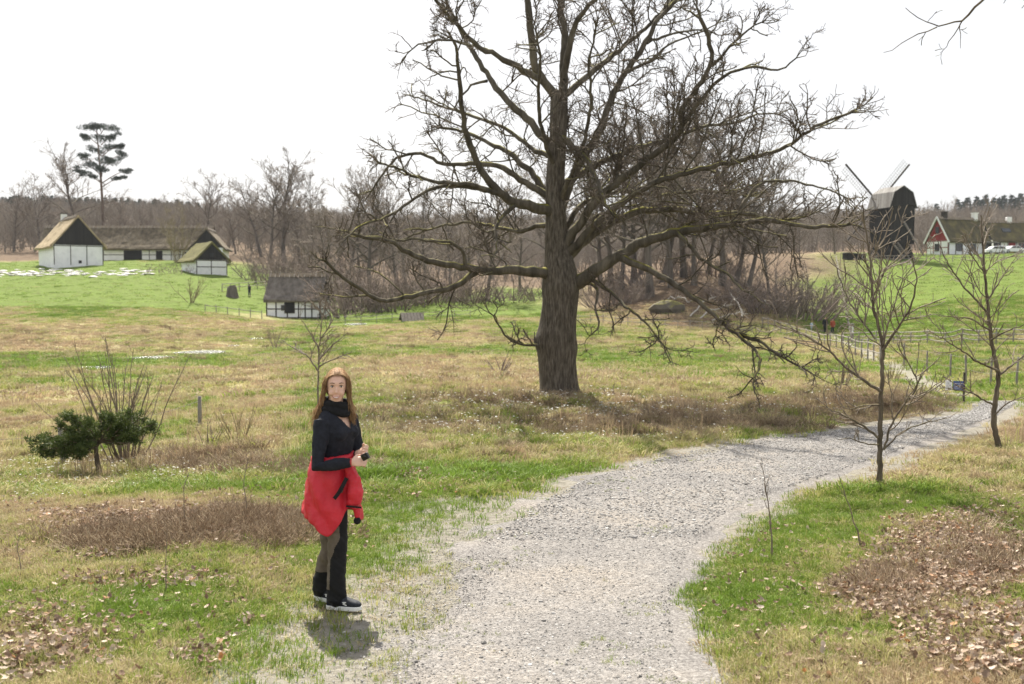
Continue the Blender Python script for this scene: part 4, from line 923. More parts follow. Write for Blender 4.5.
M_HAIR = mat('auburn_hair', [(.15,.075,.036), (.33,.19,.09), (.62,.44,.25)], 16, .6, stretch=(7, 7, .8), bs=.3, bd=.004, spec=.3, translucent=.3)  # auburn base; palest stop paints backlit blond highlights into the colour
M_LIP = mat('lips', [(.42,.11,.11)], 10, .4, bs=0); M_TEETH = mat('teeth', [(.8,.78,.72)], 10, .3, bs=0)
M_EYEW = mat('eye_white', [(.75,.74,.72)], 10, .2, bs=0); M_IRIS = mat('eye_iris', [(.03,.022,.016)], 10, .2, bs=0); M_BROW = mat('brows', [(.12,.06,.03)], 10, .8, bs=0)
M_BLKPL = mat('black_plastic', [(.008,.008,.009)], 10, .35, bs=0, spec=.5); M_BRACE = mat('bracelet_red', [(.45,.05,.05)], 10, .5, bs=0)

def loft(secs, n=20, cap=True):
    """secs: (centre, a-axis vector, b-axis vector)"""
    V = []; Fc = []; m = len(secs); an = [2*math.pi*i/n for i in range(n)]
    for c, a, b in secs:
        c, a, b = Vector(c), Vector(a), Vector(b)
        for t in an: V.append(tuple(c+a*math.cos(t)+b*math.sin(t)))
    for i in range(m-1):
        for j in range(n): Fc.append((i*n+j, i*n+(j+1) % n, (i+1)*n+(j+1) % n, (i+1)*n+j))
    if cap:
        V.append(tuple(Vector(secs[0][0]))); k0 = len(V)-1; V.append(tuple(Vector(secs[-1][0]))); k1 = k0+1
        for j in range(n): Fc.append((k0, (j+1) % n, j)); Fc.append((k1, (m-1)*n+j, (m-1)*n+(j+1) % n))
    return V, Fc
def limb(P, r, n=14):
    P = [Vector(p) for p in P]; S = []
    for i, p in enumerate(P):
        d = (P[min(i+1, len(P)-1)]-P[max(i-1, 0)]).normalized(); u = Vector((0, 0, 1)) if abs(d.z) < .8 else Vector((1, 0, 0))
        a = d.cross(u).normalized(); b = a.cross(d).normalized(); S.append((p, a*r[i], b*r[i]))
    d0 = (P[0]-P[1]).normalized(); d1 = (P[-1]-P[-2]).normalized()
    S = [(P[0]+d0*r[0]*.8, S[0][1]*.45, S[0][2]*.45)]+S+[(P[-1]+d1*r[-1]*.8, S[-1][1]*.45, S[-1][2]*.45)]
    return loft(S, n)
def ball(c, rx, ry, rz, rot=0, n=18, m=12):
    S = []
    for i in range(1, m):
        t = math.pi*i/m; z = -math.cos(t)*rz; s = math.sin(t)
        S.append((Vector(c)+Vector((0, 0, z)), Vector((math.cos(rot), math.sin(rot), 0))*rx*s, Vector((-math.sin(rot), math.cos(rot), 0))*ry*s))
    return loft(S, n)
def fuse(name, parts, voxel, smooth, mats, sm_it=6):
    mb = MB()
    for V, Fc in parts: mb.add(V, Fc)
    me = mesh_from(name, mb.v, mb.f, mats, True); o = bpy.data.objects.new(name+'_raw', me); COL.objects.link(o)
    md = o.modifiers.new('r', 'REMESH'); md.mode = 'VOXEL'; md.voxel_size = voxel; md.use_smooth_shade = True
    if smooth: ms = o.modifiers.new('s', 'SMOOTH'); ms.factor = smooth; ms.iterations = sm_it
    bpy.context.view_layer.update(); dg = bpy.context.evaluated_depsgraph_get()
    out = bpy.data.meshes.new_from_object(o.evaluated_get(dg)); bpy.data.objects.remove(o); out.name = name
    out.materials.clear()
    for m in mats: out.materials.append(m)
    out.polygons.foreach_set('use_smooth', np.ones(len(out.polygons), bool)); return out
def verts_of(me):
    a = np.empty(len(me.vertices)*3, np.float32); me.vertices.foreach_get('co', a); return a.reshape(-1, 3)
def face_centers(me):
    a = np.empty(len(me.polygons)*3, np.float32); me.polygons.foreach_get('center', a); return a.reshape(-1, 3)

WB = hit(336, 606); WS = WB.y/F
lady = empty('person', (WB.x, WB.y, float(H(WB.x, WB.y))+.012), 0, 'smiling woman in black sweater with red jacket tied round her waist, on the path edge', 'person')
PHI = R(32); FW = Vector((math.cos(PHI), -math.sin(PHI), 0)); RT = Vector((-math.sin(PHI), -math.cos(PHI), 0)); UP = Vector((0, 0, 1))
def ts(z, c, w_, d, fwd=0): return (Vector((c, 0, z))+FW*fwd, RT*w_, FW*d)
TORSO = [ts(.80,.0,.145,.11),ts(.88,.0,.168,.122),ts(.95,.0,.155,.115),ts(1.03,.005,.125,.095),ts(1.10,.008,.128,.098),ts(1.18,.010,.138,.108,.008),ts(1.235,.012,.142,.118,.02),ts(1.29,.012,.150,.100,.008),ts(1.34,.012,.142,.080),ts(1.372,.012,.10,.062)]
SHR = Vector((.012, 0, 1.305))+RT*.142; SHL = Vector((.012, 0, 1.305))-RT*.142
ELR = Vector((-.080, -.215, 1.015)); WRR = Vector((.150, -.215, 1.045)); ELL = Vector((.16, .11, 1.03)); WRL = Vector((.185, -.075, 1.085))
HIPN = Vector((.005, -.068, .84)); KNN = Vector((.028, -.085, .455)); ANN = Vector((.022, -.10, .085)); HIPF = Vector((-.005, .078, .84)); KNF = Vector((-.055, .085, .45)); ANF = Vector((-.115, .10, .085))
def grow(secs, k): return [(c, a*(1+k/a.length), b*(1+k/b.length)) for c, a, b in secs]
HC = Vector((.020, -.015, 1.535)); HA = R(10)                    # head centre, turned a little right of the camera
hx = Vector((math.cos(HA), math.sin(HA), 0)); hy = Vector((-math.sin(HA), math.cos(HA), 0))   # hy points back
TIL = .06
def hd_(x, y, z): return HC+hx*(x+TIL*z)+hy*y+UP*z
def hball(x, y, z, rx, ry, rz): return ball(hd_(x, y, z), rx, ry, rz, HA)
head = [hball(0,.012,.035,.074,.092,.086), hball(0,-.018,-.010,.060,.070,.088), hball(0,-.034,-.072,.040,.044,.038), hball(0,-.050,-.095,.024,.022,.018),
        hball(0,-.092,-.012,.010,.014,.022), hball(0,-.102,-.024,.0115,.012,.009), hball(.032,-.068,-.030,.022,.020,.020), hball(-.032,-.068,-.030,.022,.020,.020), hball(0,-.078,.035,.046,.014,.020), hball(0,-.080,-.062,.026,.012,.014)]
head += [hball(s*.073, .012, -.012, .008, .018, .026) for s in (-1, 1)]
neck = limb([HC+Vector((-.008, .015, -.03)), Vector((.012, 0, 1.40)), Vector((.012, 0, 1.35))], [.052, .05, .062])
def hand(W, d, side, curl, spread_up=UP):
    """palm plus five bent fingers; d = pointing direction, side = direction from little finger to index"""
    d = Vector(d).normalized(); s = Vector(side); s = (s-d*s.dot(d)).normalized(); nrm_ = d.cross(s).normalized()*curl
    pc = W+d*.045; out = [limb([W-d*.02, W+d*.015], [.024, .026]), loft([(W, s*.024, nrm_*.016), (W+d*.03, s*.034, nrm_*.017), (W+d*.06, s*.038, nrm_*.015), (W+d*.078, s*.034, nrm_*.011)], 14)]
    for i, (o_, l, k_) in enumerate(((.029, .062, .9), (.010, .070, 1.0), (-.010, .066, 1.1), (-.028, .052, 1.2))):
        p0 = W+d*.068+s*o_; a1 = .5*k_; a2 = 1.25*k_; a3 = 1.9*k_
        p1 = p0+(d*math.cos(a1)+nrm_*math.sin(a1))*l*.45; p2 = p1+(d*math.cos(a2)+nrm_*math.sin(a2))*l*.33; p3 = p2+(d*math.cos(a3)+nrm_*math.sin(a3))*l*.25
        out.append(limb([p0, p1, p2, p3], [.0092, .0086, .008, .0068], 10))
    t0 = W+d*.022+s*.026; out.append(limb([t0, t0+(d*.6+s*.7+nrm_*.3).normalized()*.034, t0+(d*.6+s*.7+nrm_*.3).normalized()*.034+(d*.9+nrm_*.5).normalized()*.026], [.0115, .010, .0075], 10))
    return out
body = head+[neck, loft(grow(TORSO, -.012))]
body += [limb([SHR-RT*.05, SHR-RT*.01, (SHR+ELR)/2, ELR, (ELR+WRR)/2, WRR], [.05, .045, .038, .033, .031, .023]), limb([SHL+RT*.05, SHL+RT*.01, (SHL+ELL)/2, ELL, (ELL+WRL)/2, WRL], [.05, .045, .038, .033, .031, .023])]
body += hand(WRR, (1, .12, .10), (0, .55, 1), -1)+hand(WRL, (.75, -.55, .25), (.2, .3, 1), 1)
for h_, k_, a_ in ((HIPN, KNN, ANN), (HIPF, KNF, ANF)): body.append(limb([h_, (h_+k_)/2, k_, k_*.6+a_*.4, a_, a_-UP*.03], [.078, .068, .05, .048, .034, .034]))
obj('body', fuse('body', body, .0046, .5, [M_SKIN], 4), lady)
# face details
fm = MB()
def facepart(name, V, Fc, m): return obj(name, mesh_from(name, V, Fc, [m], True), lady)
for s in (-1, 1):
    e = obj('eye', mesh_from('eye', *ball(hd_(s*.031, -.0775, .012), .0105, .008, .0042, HA, 12, 8), [M_EYEW], True), lady); obj('iris', mesh_from('iris', *ball(hd_(s*.031+.001, -.0838, .012), .0050, .0035, .0044, HA, 10, 6), [M_IRIS], True), e)
    ll = limb([hd_(s*.018, -.0862, .0185), hd_(s*.031, -.0868, .0205), hd_(s*.044, -.080, .0175)], [.0020, .0030, .0020], 6); facepart('eyelash', *ll, M_IRIS)
    facepart('eyebrow', *limb([hd_(s*.016, -.0925, .036), hd_(s*.032, -.091, .041), hd_(s*.048, -.079, .036)], [.0022, .0026, .0014], 6), M_BROW)
facepart('mouth', *limb([hd_(-.026, -.0865, -.0525), hd_(-.013, -.0965, -.0600), hd_(0, -.0985, -.0620), hd_(.013, -.0965, -.0600), hd_(.026, -.0865, -.0525)], [.0018, .0050, .0058, .0050, .0018], 8), M_LIP)
facepart('teeth', *limb([hd_(-.020, -.0945, -.0555), hd_(-.010, -.1005, -.0595), hd_(0, -.1022, -.0608), hd_(.010, -.1005, -.0595), hd_(.020, -.0945, -.0555)], [.0012, .0026, .003, .0026, .0012], 8), M_TEETH)
# sweater with a V neck
sw = fuse('sweater', [loft(grow(TORSO[2:], .006)), limb([SHR-RT*.05+UP*.02, SHR, (SHR+ELR)/2, ELR, (ELR+WRR)/2, WRR-(WRR-ELR)*.06], [.062, .062, .053, .049, .044, .034]), limb([SHL+RT*.05+UP*.02, SHL, (SHL+ELL)/2, ELL, (ELL+WRL)/2, WRL-(WRL-ELL)*.06], [.062, .062, .053, .049, .044, .034])]
    +[ball(Vector((.012, 0, 1.225))+FW*.085+RT*s*.062, .055, .05, .056) for s in (-1, 1)], .006, .5, [M_KNIT], 5)
bm = bmesh.new(); bm.from_mesh(sw); kill = []
for f in bm.faces:
    c = f.calc_center_median()-Vector((.012, 0, 0)); fw_, lt = c.dot(FW), c.dot(RT)
    if fw_ > .02 and c.z > 1.255+abs(lt)*1.35 and abs(lt) < .075: kill.append(f)
bmesh.ops.delete(bm, geom=kill, context='FACES'); V_ = [v.co.copy() for v in bm.verts]
for v in bm.verts:
    nq_ = fbm(np.array(v.co.x*26+v.co.z*9), np.array(v.co.z*22+v.co.y*14), 3)-.5; v.co += v.normal*float(nq_)*.012
bm.to_mesh(sw); bm.free(); obj('sweater', sw, lady)
# scarf, two loose turns
def ringloft(c, rx, ry, tube, tilt, n=26, wob=.006):
    P = []; 
    for i in range(n+1):
        a = 2*math.pi*i/n; P.append(Vector(c)+RT*math.cos(a)*rx+FW*math.sin(a)*ry+UP*(tilt*math.sin(a)+wob*math.sin(3*a)))
    return limb(P, [tube]*(n+1), 10)
obj('scarf', fuse('scarf', [ringloft((.014, 0, 1.425), .068, .072, .030, -.012), ringloft((.014, 0, 1.385), .080, .082, .030, -.022), ringloft((.014, 0, 1.405), .062, .064, .034, -.02)], .005, .5, [M_SCARF], 4), lady)
# hair
T = Tubes(); g = np.random.default_rng(77)
cap_ = MB(); V, Fc = loft([(hd_(0, .018, z), hx*math.sqrt(max(0, 1-(z-.03)**2/.107**2))*.087, hy*math.sqrt(max(0, 1-(z-.03)**2/.107**2))*.112) for z in np.linspace(-.06, .1355, 18)], 24)
hc_me = mesh_from('hair', V, Fc, [M_HAIR], True); bm = bmesh.new(); bm.from_mesh(hc_me)
kill = [f for f in bm.faces if ((f.calc_center_median()-HC).dot(hy) < -.030 and (f.calc_center_median()-HC).z < .084) or ((f.calc_center_median()-HC).dot(hy) < -.012 and (f.calc_center_median()-HC).z < .02)]
bmesh.ops.delete(bm, geom=kill, context='FACES'); bm.to_mesh(hc_me); bm.free(); hair = obj('hair', hc_me, lady)
for i in range(1500):
    s = -1 if g.random() < .55 else 1; fy = g.uniform(-.066, .095); lat = g.random()**.7
    zt = .142*math.sqrt(max(.05, 1-((fy-.018)/.118)**2))
    p0 = np.array(hd_(s*.003, fy, zt*.97)); out_ = s*(.079+.013*g.random()); yb = max(fy*.9, -.040)+g.uniform(.0, .014)
    p1 = np.array(hd_(out_*(.55 if fy > -.025 else .72), fy*.98, zt*(.93 if fy > -.025 else .86))); p2 = np.array(hd_(out_*.93, yb, .050)); p2b = np.array(hd_(out_*1.02, yb+.006, .0)); p3 = np.array(hd_(out_*1.02, yb+.014, -.060))
    L = g.uniform(.12, .235)*(1.0 if s < 0 else .95); sw_ = np.array([(-.022 if s < 0 else .010)+g.normal(0, .009), g.normal(.0, .010), 0])
    p4 = p3+np.array([s*.004, .006, -L*.5])+sw_*.6; p5 = p4+np.array([s*.002, .004, -L*.5])+sw_*1.0
    if s < 0 and g.random() < .12: p5 = p5+np.array([-.045*g.random()-.015, 0, .02*g.random()])
    P = resample([p0, p1, p2, p2b, p3, p4, p5], 14)
    for _ in range(2): P[1:-1] = .25*P[:-2]+.5*P[1:-1]+.25*P[2:]
    w_ = g.normal(0, .0055, 3); P[4:] += np.sin(np.linspace(0, 5, 10)+g.random()*6)[:, None]*w_; T.add(P, np.r_[np.full(9, .0026), np.linspace(.0026, .0006, 5)], 3)
obj('locks', T.mesh('locks', M_HAIR), hair)
# trousers
def legt(h_, k_, a_): return limb([h_+UP*.05, h_-UP*.06, (h_+k_)/2, k_+UP*.03, k_-UP*.08, (k_+a_)/2, a_+UP*.06, a_-UP*.012], [.098, .095, .083, .069, .066, .066, .064, .067], 18)
trs = fuse('trousers', [loft(grow(TORSO[:3], .006)), legt(HIPN, KNN, ANN), legt(HIPF, KNF, ANF)], .006, .5, [M_TAUPE, M_BLACKT], 5)
V = verts_of(trs); nn = fbm(V[:, 2]*16+V[:, 0]*14, V[:, 1]*14+V[:, 2]*5, 3)-.5; nor = np.empty(len(V)*3, np.float32); trs.vertices.foreach_get('normal', nor); V += nor.reshape(-1, 3)*nn[:, None]*.022*sstep(.9, .5, V[:, 2])[:, None]; trs.vertices.foreach_set('co', V.ravel())
fc = face_centers(trs); nearleg = fc[:, 1] < 0.0; cxn = np.interp(fc[:, 2], [.085, .455, .84], [ANN.x, KNN.x, HIPN.x])
blk = (nearleg & (fc[:, 0] > cxn-.012-.028*sstep(.42, .34, fc[:, 2])+.045*sstep(.42, .52, fc[:, 2])) & (fc[:, 2] < .74)) | (nearleg & (fc[:, 2] < .15)) | (~nearleg & (fc[:, 2] < .22)) | (~nearleg & (fc[:, 0] > np.interp(fc[:, 2], [.085, .45, .84], [ANF.x, KNF.x, HIPF.x])+.03) & (fc[:, 2] < .6))
trs.polygons.foreach_set('material_index', blk.astype(np.int32)); obj('trousers', trs, lady)
# shoes
def shoe(A, yaw):
    d = Vector((math.cos(yaw), math.sin(yaw), 0)); s = Vector((-math.sin(yaw), math.cos(yaw), 0)); g0 = Vector((A.x, A.y, 0))-d*.062
    prof = [(.0,.028,.05,.075),(.03,.034,.052,.085),(.08,.037,.05,.082),(.13,.040,.042,.062),(.18,.044,.034,.045),(.215,.040,.028,.036),(.240,.022,.020,.024)]
    up_ = fuse('shoe', [loft([(g0+d*x+UP*(.022+hh*.5), s*w_, UP*(hh*.62)) for x, w_, _, hh in prof], 18)], .005, .5, [M_SHOE], 4)
    sh = obj('shoe', up_, lady)
    so_ = MB(); n = 22; ring = []
    for i in range(n):
        t = i/n*2*math.pi; x = .119-.129*math.cos(t); w_ = np.interp(x, [0, .03, .08, .13, .18, .215, .246], [.026, .036, .037, .041, .047, .042, .02]); ring.append(g0+d*x+s*(w_*(1 if math.sin(t) > 0 else -1)*min(1, abs(math.sin(t))*2.2)))
    V = [tuple(p) for p in ring]+[tuple(p+UP*.028+(p-g0-d*.119)*.0) for p in ring]; so_.add(V, [tuple(range(n-1, -1, -1)), tuple(range(n, 2*n))]+[(i, (i+1) % n, (i+1) % n+n, i+n) for i in range(n)])
    so_.build('sole', M_SOLE, sh, .003)
    em = MB(); c = g0+d*.135-s*.043+UP*.05
    for a_, b_ in (((-.014, .010), (.012, .012)), ((.012, .012), (-.010, .0)), ((-.010, 0), (.016, -.010))): em.bar(c+d*a_[0]+UP*a_[1], c+d*b_[0]+UP*b_[1], .004, .006)
    em.build('emblem', M_SOLE, sh)
    la = MB()
    for q in range(4): p = g0+d*(.115+.018*q)+UP*(.090-.011*q); la.bar(p-s*.018, p+s*.018, .005, .005)
    la.build('laces', M_BLACKT, sh)
shoe(ANN+Vector((-.004, 0, 0)), R(-8)); shoe(ANF+Vector((-.0, 0, 0)), R(-28))
# jacket tied round the waist: open shell with folds
NA, NZ = 96, 34; V = []
for j in range(NZ):
    t = j/(NZ-1)
    for i in range(NA):
        th = R(-16)+(math.tau-R(2))*i/(NA-1)                     # 0 = forward, 90 = her right (camera side)
        cb = .5-.5*math.cos(th)                                   # 1 at the back
        hem = .585+.075*cb-.075*math.exp(-((th-R(58))/.40)**2)+.16*math.exp(-((th-.02)/.45)**2)+.008*math.sin(th*3)
        z = 1.055+(hem-1.055)*t; f = t**.8
        rw_ = .144+f*.062+.018*math.sin(math.pi*min(t*1.3, 1)); rd_ = .122+f*(.052+.052*cb)
        fold = (.007*math.sin(th*9+t*2.5)+.004*math.sin(th*17-t*3+1))*sstep(.1, 1, t)+.006*math.sin(th*5+t*14)+.010*(float(fbm(np.array(th*3), np.array(t*4), 3))-.5)*2
        sag = -.03*cb*math.sin(math.pi*t)
        p = Vector((-.01, 0, z))+FW*(math.cos(th)*(rd_+fold))+RT*(math.sin(th)*(rw_+fold)); V.append(tuple(p+UP*0))
ii = np.arange(NA*NZ).reshape(NZ, NA); q = np.stack([ii[:-1, :-1], ii[1:, :-1], ii[1:, 1:], ii[:-1, 1:]], -1).reshape(-1, 4)
jk = obj('jacket', mesh_from('jacket', V, q, [M_RED], True), lady); md = jk.modifiers.new('t', 'SOLIDIFY'); md.thickness = .009; md.offset = 0
P3 = lambda px, py, y: Vector(((px-336)*WS, y, (606-py)*WS))
belt = [Vector((-.005, 0, 1.05-.012*math.sin(t)))+FW*math.cos(t)*.118+RT*math.sin(t)*.146 for t in np.linspace(0, math.tau, 30)]
slv = fuse('sleeves', [limb(belt, [.026]*30, 10), ball(P3(353, 463, -.13), .034, .034, .036), limb([P3(353,464,-.14), P3(359,474,-.155), P3(360,486,-.16), P3(359,497,-.155)], [.032, .045, .055, .050], 14),
      limb([P3(352,466,-.12), P3(357,482,-.125), P3(361,500,-.125), P3(361,511,-.125)], [.028, .034, .03, .022], 12)], .006, .5, [M_RED], 4)
V = verts_of(slv); nn = fbm(V[:, 2]*24, V[:, 0]*24+V[:, 1]*10, 3)-.5; nor = np.empty(len(V)*3, np.float32); slv.vertices.foreach_get('normal', nor); V += nor.reshape(-1, 3)*nn[:, None]*.016; slv.vertices.foreach_set('co', V.ravel()); obj('tied_sleeve', slv, jk)
obj('cuff', mesh_from('cuff', *ball(P3(361, 516, -.125), .026, .024, .026), [M_BLACKT], True), jk)
zp = MB(); pa = [P3(353, 471, -.208), P3(349, 479, -.216), P3(345, 486, -.222), P3(341, 491, -.226)]
for a_, b_ in zip(pa[:-1], pa[1:]): zp.bar(a_, b_, .026, .012, up=(0, 1, 0))
zp.build('zip_flap', M_BLACKT, jk)
hb = MB(); hb.bar(P3(352, 499, -.205), P3(367, 500.5, -.20), .006, .012); hb.build('cuff_band', M_BLACKT, jk)
obj('bracelet', mesh_from('bracelet', *loft([(WRR+Vector((-.004, 0, 0)), Vector((0, .029, 0)), Vector((0, 0, .029))), (WRR+Vector((.006, 0, 0)), Vector((0, .029, 0)), Vector((0, 0, .029)))], 16), [M_BRACE], True), lady)
# the small black thing in her hands
dv = MB(); dv.box(-.033, .033, -.014, .014, -.028, .028); dl = empty('handheld_camera', lady.location+Vector((.248, -.235, 1.088)), R(-15), 'small black compact device held in the woman\'s hands', 'camera'); dl.rotation_euler = (R(10), R(-28), R(-20)); dl.scale = (.82, .82, .82)
dv.build('casing', M_BLKPL, dl, .005); obj('lens', mesh_from('lens', *loft([(Vector((.006, -.014, 0)), Vector((.016, 0, 0)), Vector((0, 0, .016))), (Vector((.006, -.024, 0)), Vector((.015, 0, 0)), Vector((0, 0, .015)))], 16), [M_BLKPL], True), dl)

# ------------------------------------------------------------------ far walkers
def far_person(px, py, hh, rz, coat, legs_, hair_c, label, pose=0):
    b = hit(px, py); p = empty('person', (b.x, b.y, ground(b.x, b.y)), rz, label, 'person'); s = hh/1.7; p.scale = (s, s, s)
    st = .14 if pose == 0 else .05
    bd = [ball((0, 0, 1.56), .085, .10, .12), limb([(0, 0, 1.5), (0, 0, 1.36)], [.055, .06]), loft([((0, 0, .85), (.16, 0, 0), (0, .11, 0)), ((0, 0, 1.05), (.14, 0, 0), (0, .10, 0)), ((0, 0, 1.3), (.18, 0, 0), (0, .11, 0)), ((0, 0, 1.4), (.1, 0, 0), (0, .08, 0))])]
    for sx in (-1, 1): bd += [limb([(sx*.09, 0, .85), (sx*.1, sx*st*.5+.03, .47), (sx*.1, sx*st, .06), (sx*.1, sx*st-.12, .04)], [.085, .06, .045, .04]), limb([(sx*.19, 0, 1.34), (sx*.24, -sx*.05, 1.08), (sx*.23, -sx*.12-.08, .86), (sx*.23, -sx*.14-.1, .79)], [.055, .047, .038, .04])]
    obj('body', fuse('body', bd, .022, .4, [M_SKIN], 2), p)
    obj('coat', fuse('coat', [loft([((0, 0, .70), (.21, 0, 0), (0, .15, 0)), ((0, 0, 1.0), (.185, 0, 0), (0, .14, 0)), ((0, 0, 1.3), (.215, 0, 0), (0, .145, 0)), ((0, 0, 1.43), (.11, 0, 0), (0, .09, 0))])]+[limb([(sx*.18, 0, 1.35), (sx*.24, -sx*.05, 1.08), (sx*.23, -sx*.12-.07, .88)], [.075, .066, .054]) for sx in (-1, 1)], .024, .4, [coat], 2), p)
    obj('trousers', fuse('trousers', [limb([(sx*.09, 0, .85), (sx*.1, sx*st*.5+.03, .47), (sx*.1, sx*st, .10)], [.105, .08, .07]) for sx in (-1, 1)], .024, .4, [legs_], 2), p)
    obj('hair', mesh_from('hair', *ball((0, .02, 1.60), .098, .108, .105), [hair_c], True), p); return p
M_CBLK = mat('black_coat', [(.010,.010,.012)], 5, .8, bs=0); M_CRED = mat('orange_red_coat', [(.35,.07,.03)], 5, .7, bs=0); M_CBLU = mat('pale_blue_coat', [(.42,.48,.58)], 5, .7, bs=0); M_JEAN = mat('dark_jeans', [(.03,.035,.05)], 5, .8, bs=0)
far_person(825, 333, 1.82, R(10), M_CBLK, M_CBLK, M_CBLK, 'walker in a black coat on the path below the windmill field')
far_person(832.5, 333, 1.62, R(-14), M_CRED, M_JEAN, M_CBLK, 'walker in an orange-red jacket beside the black-coated one')
far_person(811.5, 331, 1.05, R(30), M_CBLU, M_CBLU, M_HAIR, 'small child in pale blue left of the two walkers')
far_person(249.5, 296, 1.7, R(160), M_CBLK, M_JEAN, M_CBLK, 'dark-clothed person standing on the green above the cottage', 1)

# ------------------------------------------------------------------ buildings
def board_mat(name, c1, c2, per=5.5, axis=0, rough=.85):
    m, t, b = new_mat(name); tc = N(t, 'ShaderNodeTexCoord'); sx = N(t, 'ShaderNodeSeparateXYZ'); t.links.new(tc.outputs['Object'], sx.inputs[0])
    ad = N(t, 'ShaderNodeMath', operation='ADD'); t.links.new(sx.outputs[0], ad.inputs[0]); t.links.new(sx.outputs[1], ad.inputs[1])
    ml = N(t, 'ShaderNodeMath', operation='MULTIPLY'); t.links.new(ad.outputs[0], ml.inputs[0]); ml.inputs[1].default_value = per
    fl_ = N(t, 'ShaderNodeMath', operation='FLOOR'); t.links.new(ml.outputs[0], fl_.inputs[0]); wn = N(t, 'ShaderNodeTexWhiteNoise', noise_dimensions='1D'); t.links.new(fl_.outputs[0], wn.inputs['W'])
    c = ramp(t, wn.outputs['Value'], [(0, c1), (1, c2)]); n = noise(t, 3, 5, .6); c = mixc(t, .25, c, ramp(t, n, [(.3, c1), (.7, c2)]))
    t.links.new(c, b.inputs['Base Color']); b.inputs['Roughness'].default_value = rough; b.inputs['Specular IOR Level'].default_value = .2
    fr = N(t, 'ShaderNodeMath', operation='FRACT'); t.links.new(ml.outputs[0], fr.inputs[0]); bump(t, b, fr.outputs[0], .5, .03); return m
M_LIME = mat('limewash', [(.72,.72,.74), (.82,.82,.84), (.86,.86,.87)], 1.2, .9, bs=.5, bd=.03, bscale=4)
M_TAR = board_mat('tarred_boards', (.010,.009,.009), (.028,.025,.023)); M_REDB = board_mat('red_boards', (.20,.022,.022), (.30,.04,.036))
M_THD = mat('dark_thatch', [(.055,.042,.028), (.12,.095,.062), (.19,.155,.105)], 1.6, .95, (1, 1, .3), .9, .12, 7)
M_THL = mat('pale_thatch', [(.20,.15,.085), (.36,.28,.17), (.46,.37,.24)], 1.6, .95, (1, 1, .3), .9, .12, 7)
M_THR = mat('ridge_straw', [(.13,.10,.07), (.24,.19,.14), (.30,.25,.19)], 1.6, .95, (1, 1, .3), .9, .12, 7)
M_THG = mat('grey_thatch', [(.085,.072,.062), (.14,.12,.105), (.20,.175,.155)], 1.6, .95, (1, 1, .3), .9, .12, 7)
M_THM = mat('mossy_thatch', [(.045,.038,.020), (.085,.072,.036), (.15,.125,.045)], .7, .95, (1, 1, .6), .9, .12, 7)
M_MOSS = mat('yellow_moss', [(.09,.085,.03), (.17,.155,.045)], 1.5, .95, bs=.8, bd=.1)
M_TIMB = mat('dark_timber', [(.025,.020,.016), (.055,.045,.036)], 4, .9, bs=.3); M_TIMR = mat('red_timber', [(.16,.035,.03), (.24,.06,.05)], 4, .85, bs=.3)
M_DARK = mat('dark_opening', [(.006,.006,.006), (.015,.014,.013)], 2, .9, bs=0); M_WHT = mat('white_paint', [(.70,.70,.70), (.80,.80,.80)], 5, .5, bs=.1)
m_gl, t_, b_gl = new_mat('window_glass'); b_gl.inputs['Base Color'].default_value = (.03, .035, .04, 1); b_gl.inputs['Roughness'].default_value = .08
t_.links.new(ramp(t_, noise(t_, 2), [(.3, (.02, .024, .028)), (.7, (.05, .055, .06))]), b_gl.inputs['Base Color'])
M_WOODG = mat('weathered_wood', [(.12,.10,.085), (.22,.19,.16), (.30,.27,.23)], 6, .9, (1, 1, .3), .4, .01); M_PLANK = board_mat('grey_planks', (.13,.12,.11), (.26,.25,.235), 4)

def thatch(name, L, W, wh, rise, over, thick, mat_, parent, side, nx=44, ny=14, seed=0):
    """one thatched slope with an uneven thick surface; ridge along x"""
    hw = W/2+over; sl = rise/(W/2); V = []
    xs = np.linspace(-L/2-over*.6, L/2+over*.6, nx); ts_ = np.linspace(0, 1, ny)
    for top in (1, 0):
        for t in ts_:
            y = side*hw*(1-t); z = wh+rise-abs(y)*sl
            for x in xs:
                nz_ = (float(fbm(np.array(x*1.3+seed), np.array(t*5+seed), 3))-.5)*.22+(.07*math.sin(x*.7+seed)) if top else 0
                V.append((x, y+(side*.12 if top and t < .1 else 0), z+(thick+nz_ if top else .02)))
    n = nx*ny; ii = np.arange(n).reshape(ny, nx); Fc = []
    for a in range(ny-1):
        for b in range(nx-1): Fc += [(ii[a, b], ii[a, b+1], ii[a+1, b+1], ii[a+1, b]), (n+ii[a, b], n+ii[a+1, b], n+ii[a+1, b+1], n+ii[a, b+1])]
    for b in range(nx-1): Fc += [(ii[0, b], n+ii[0, b], n+ii[0, b+1], ii[0, b+1]), (ii[-1, b], ii[-1, b+1], n+ii[-1, b+1], n+ii[-1, b])]
    for a in range(ny-1): Fc += [(ii[a, 0], ii[a+1, 0], n+ii[a+1, 0], n+ii[a, 0]), (ii[a, -1], n+ii[a, -1], n+ii[a+1, -1], ii[a+1, -1])]
    me = mesh_from(name, V, Fc, [mat_], False); bm = bmesh.new(); bm.from_mesh(me); bmesh.ops.recalc_face_normals(bm, faces=bm.faces); bm.to_mesh(me); bm.free(); return obj(name, me, parent)
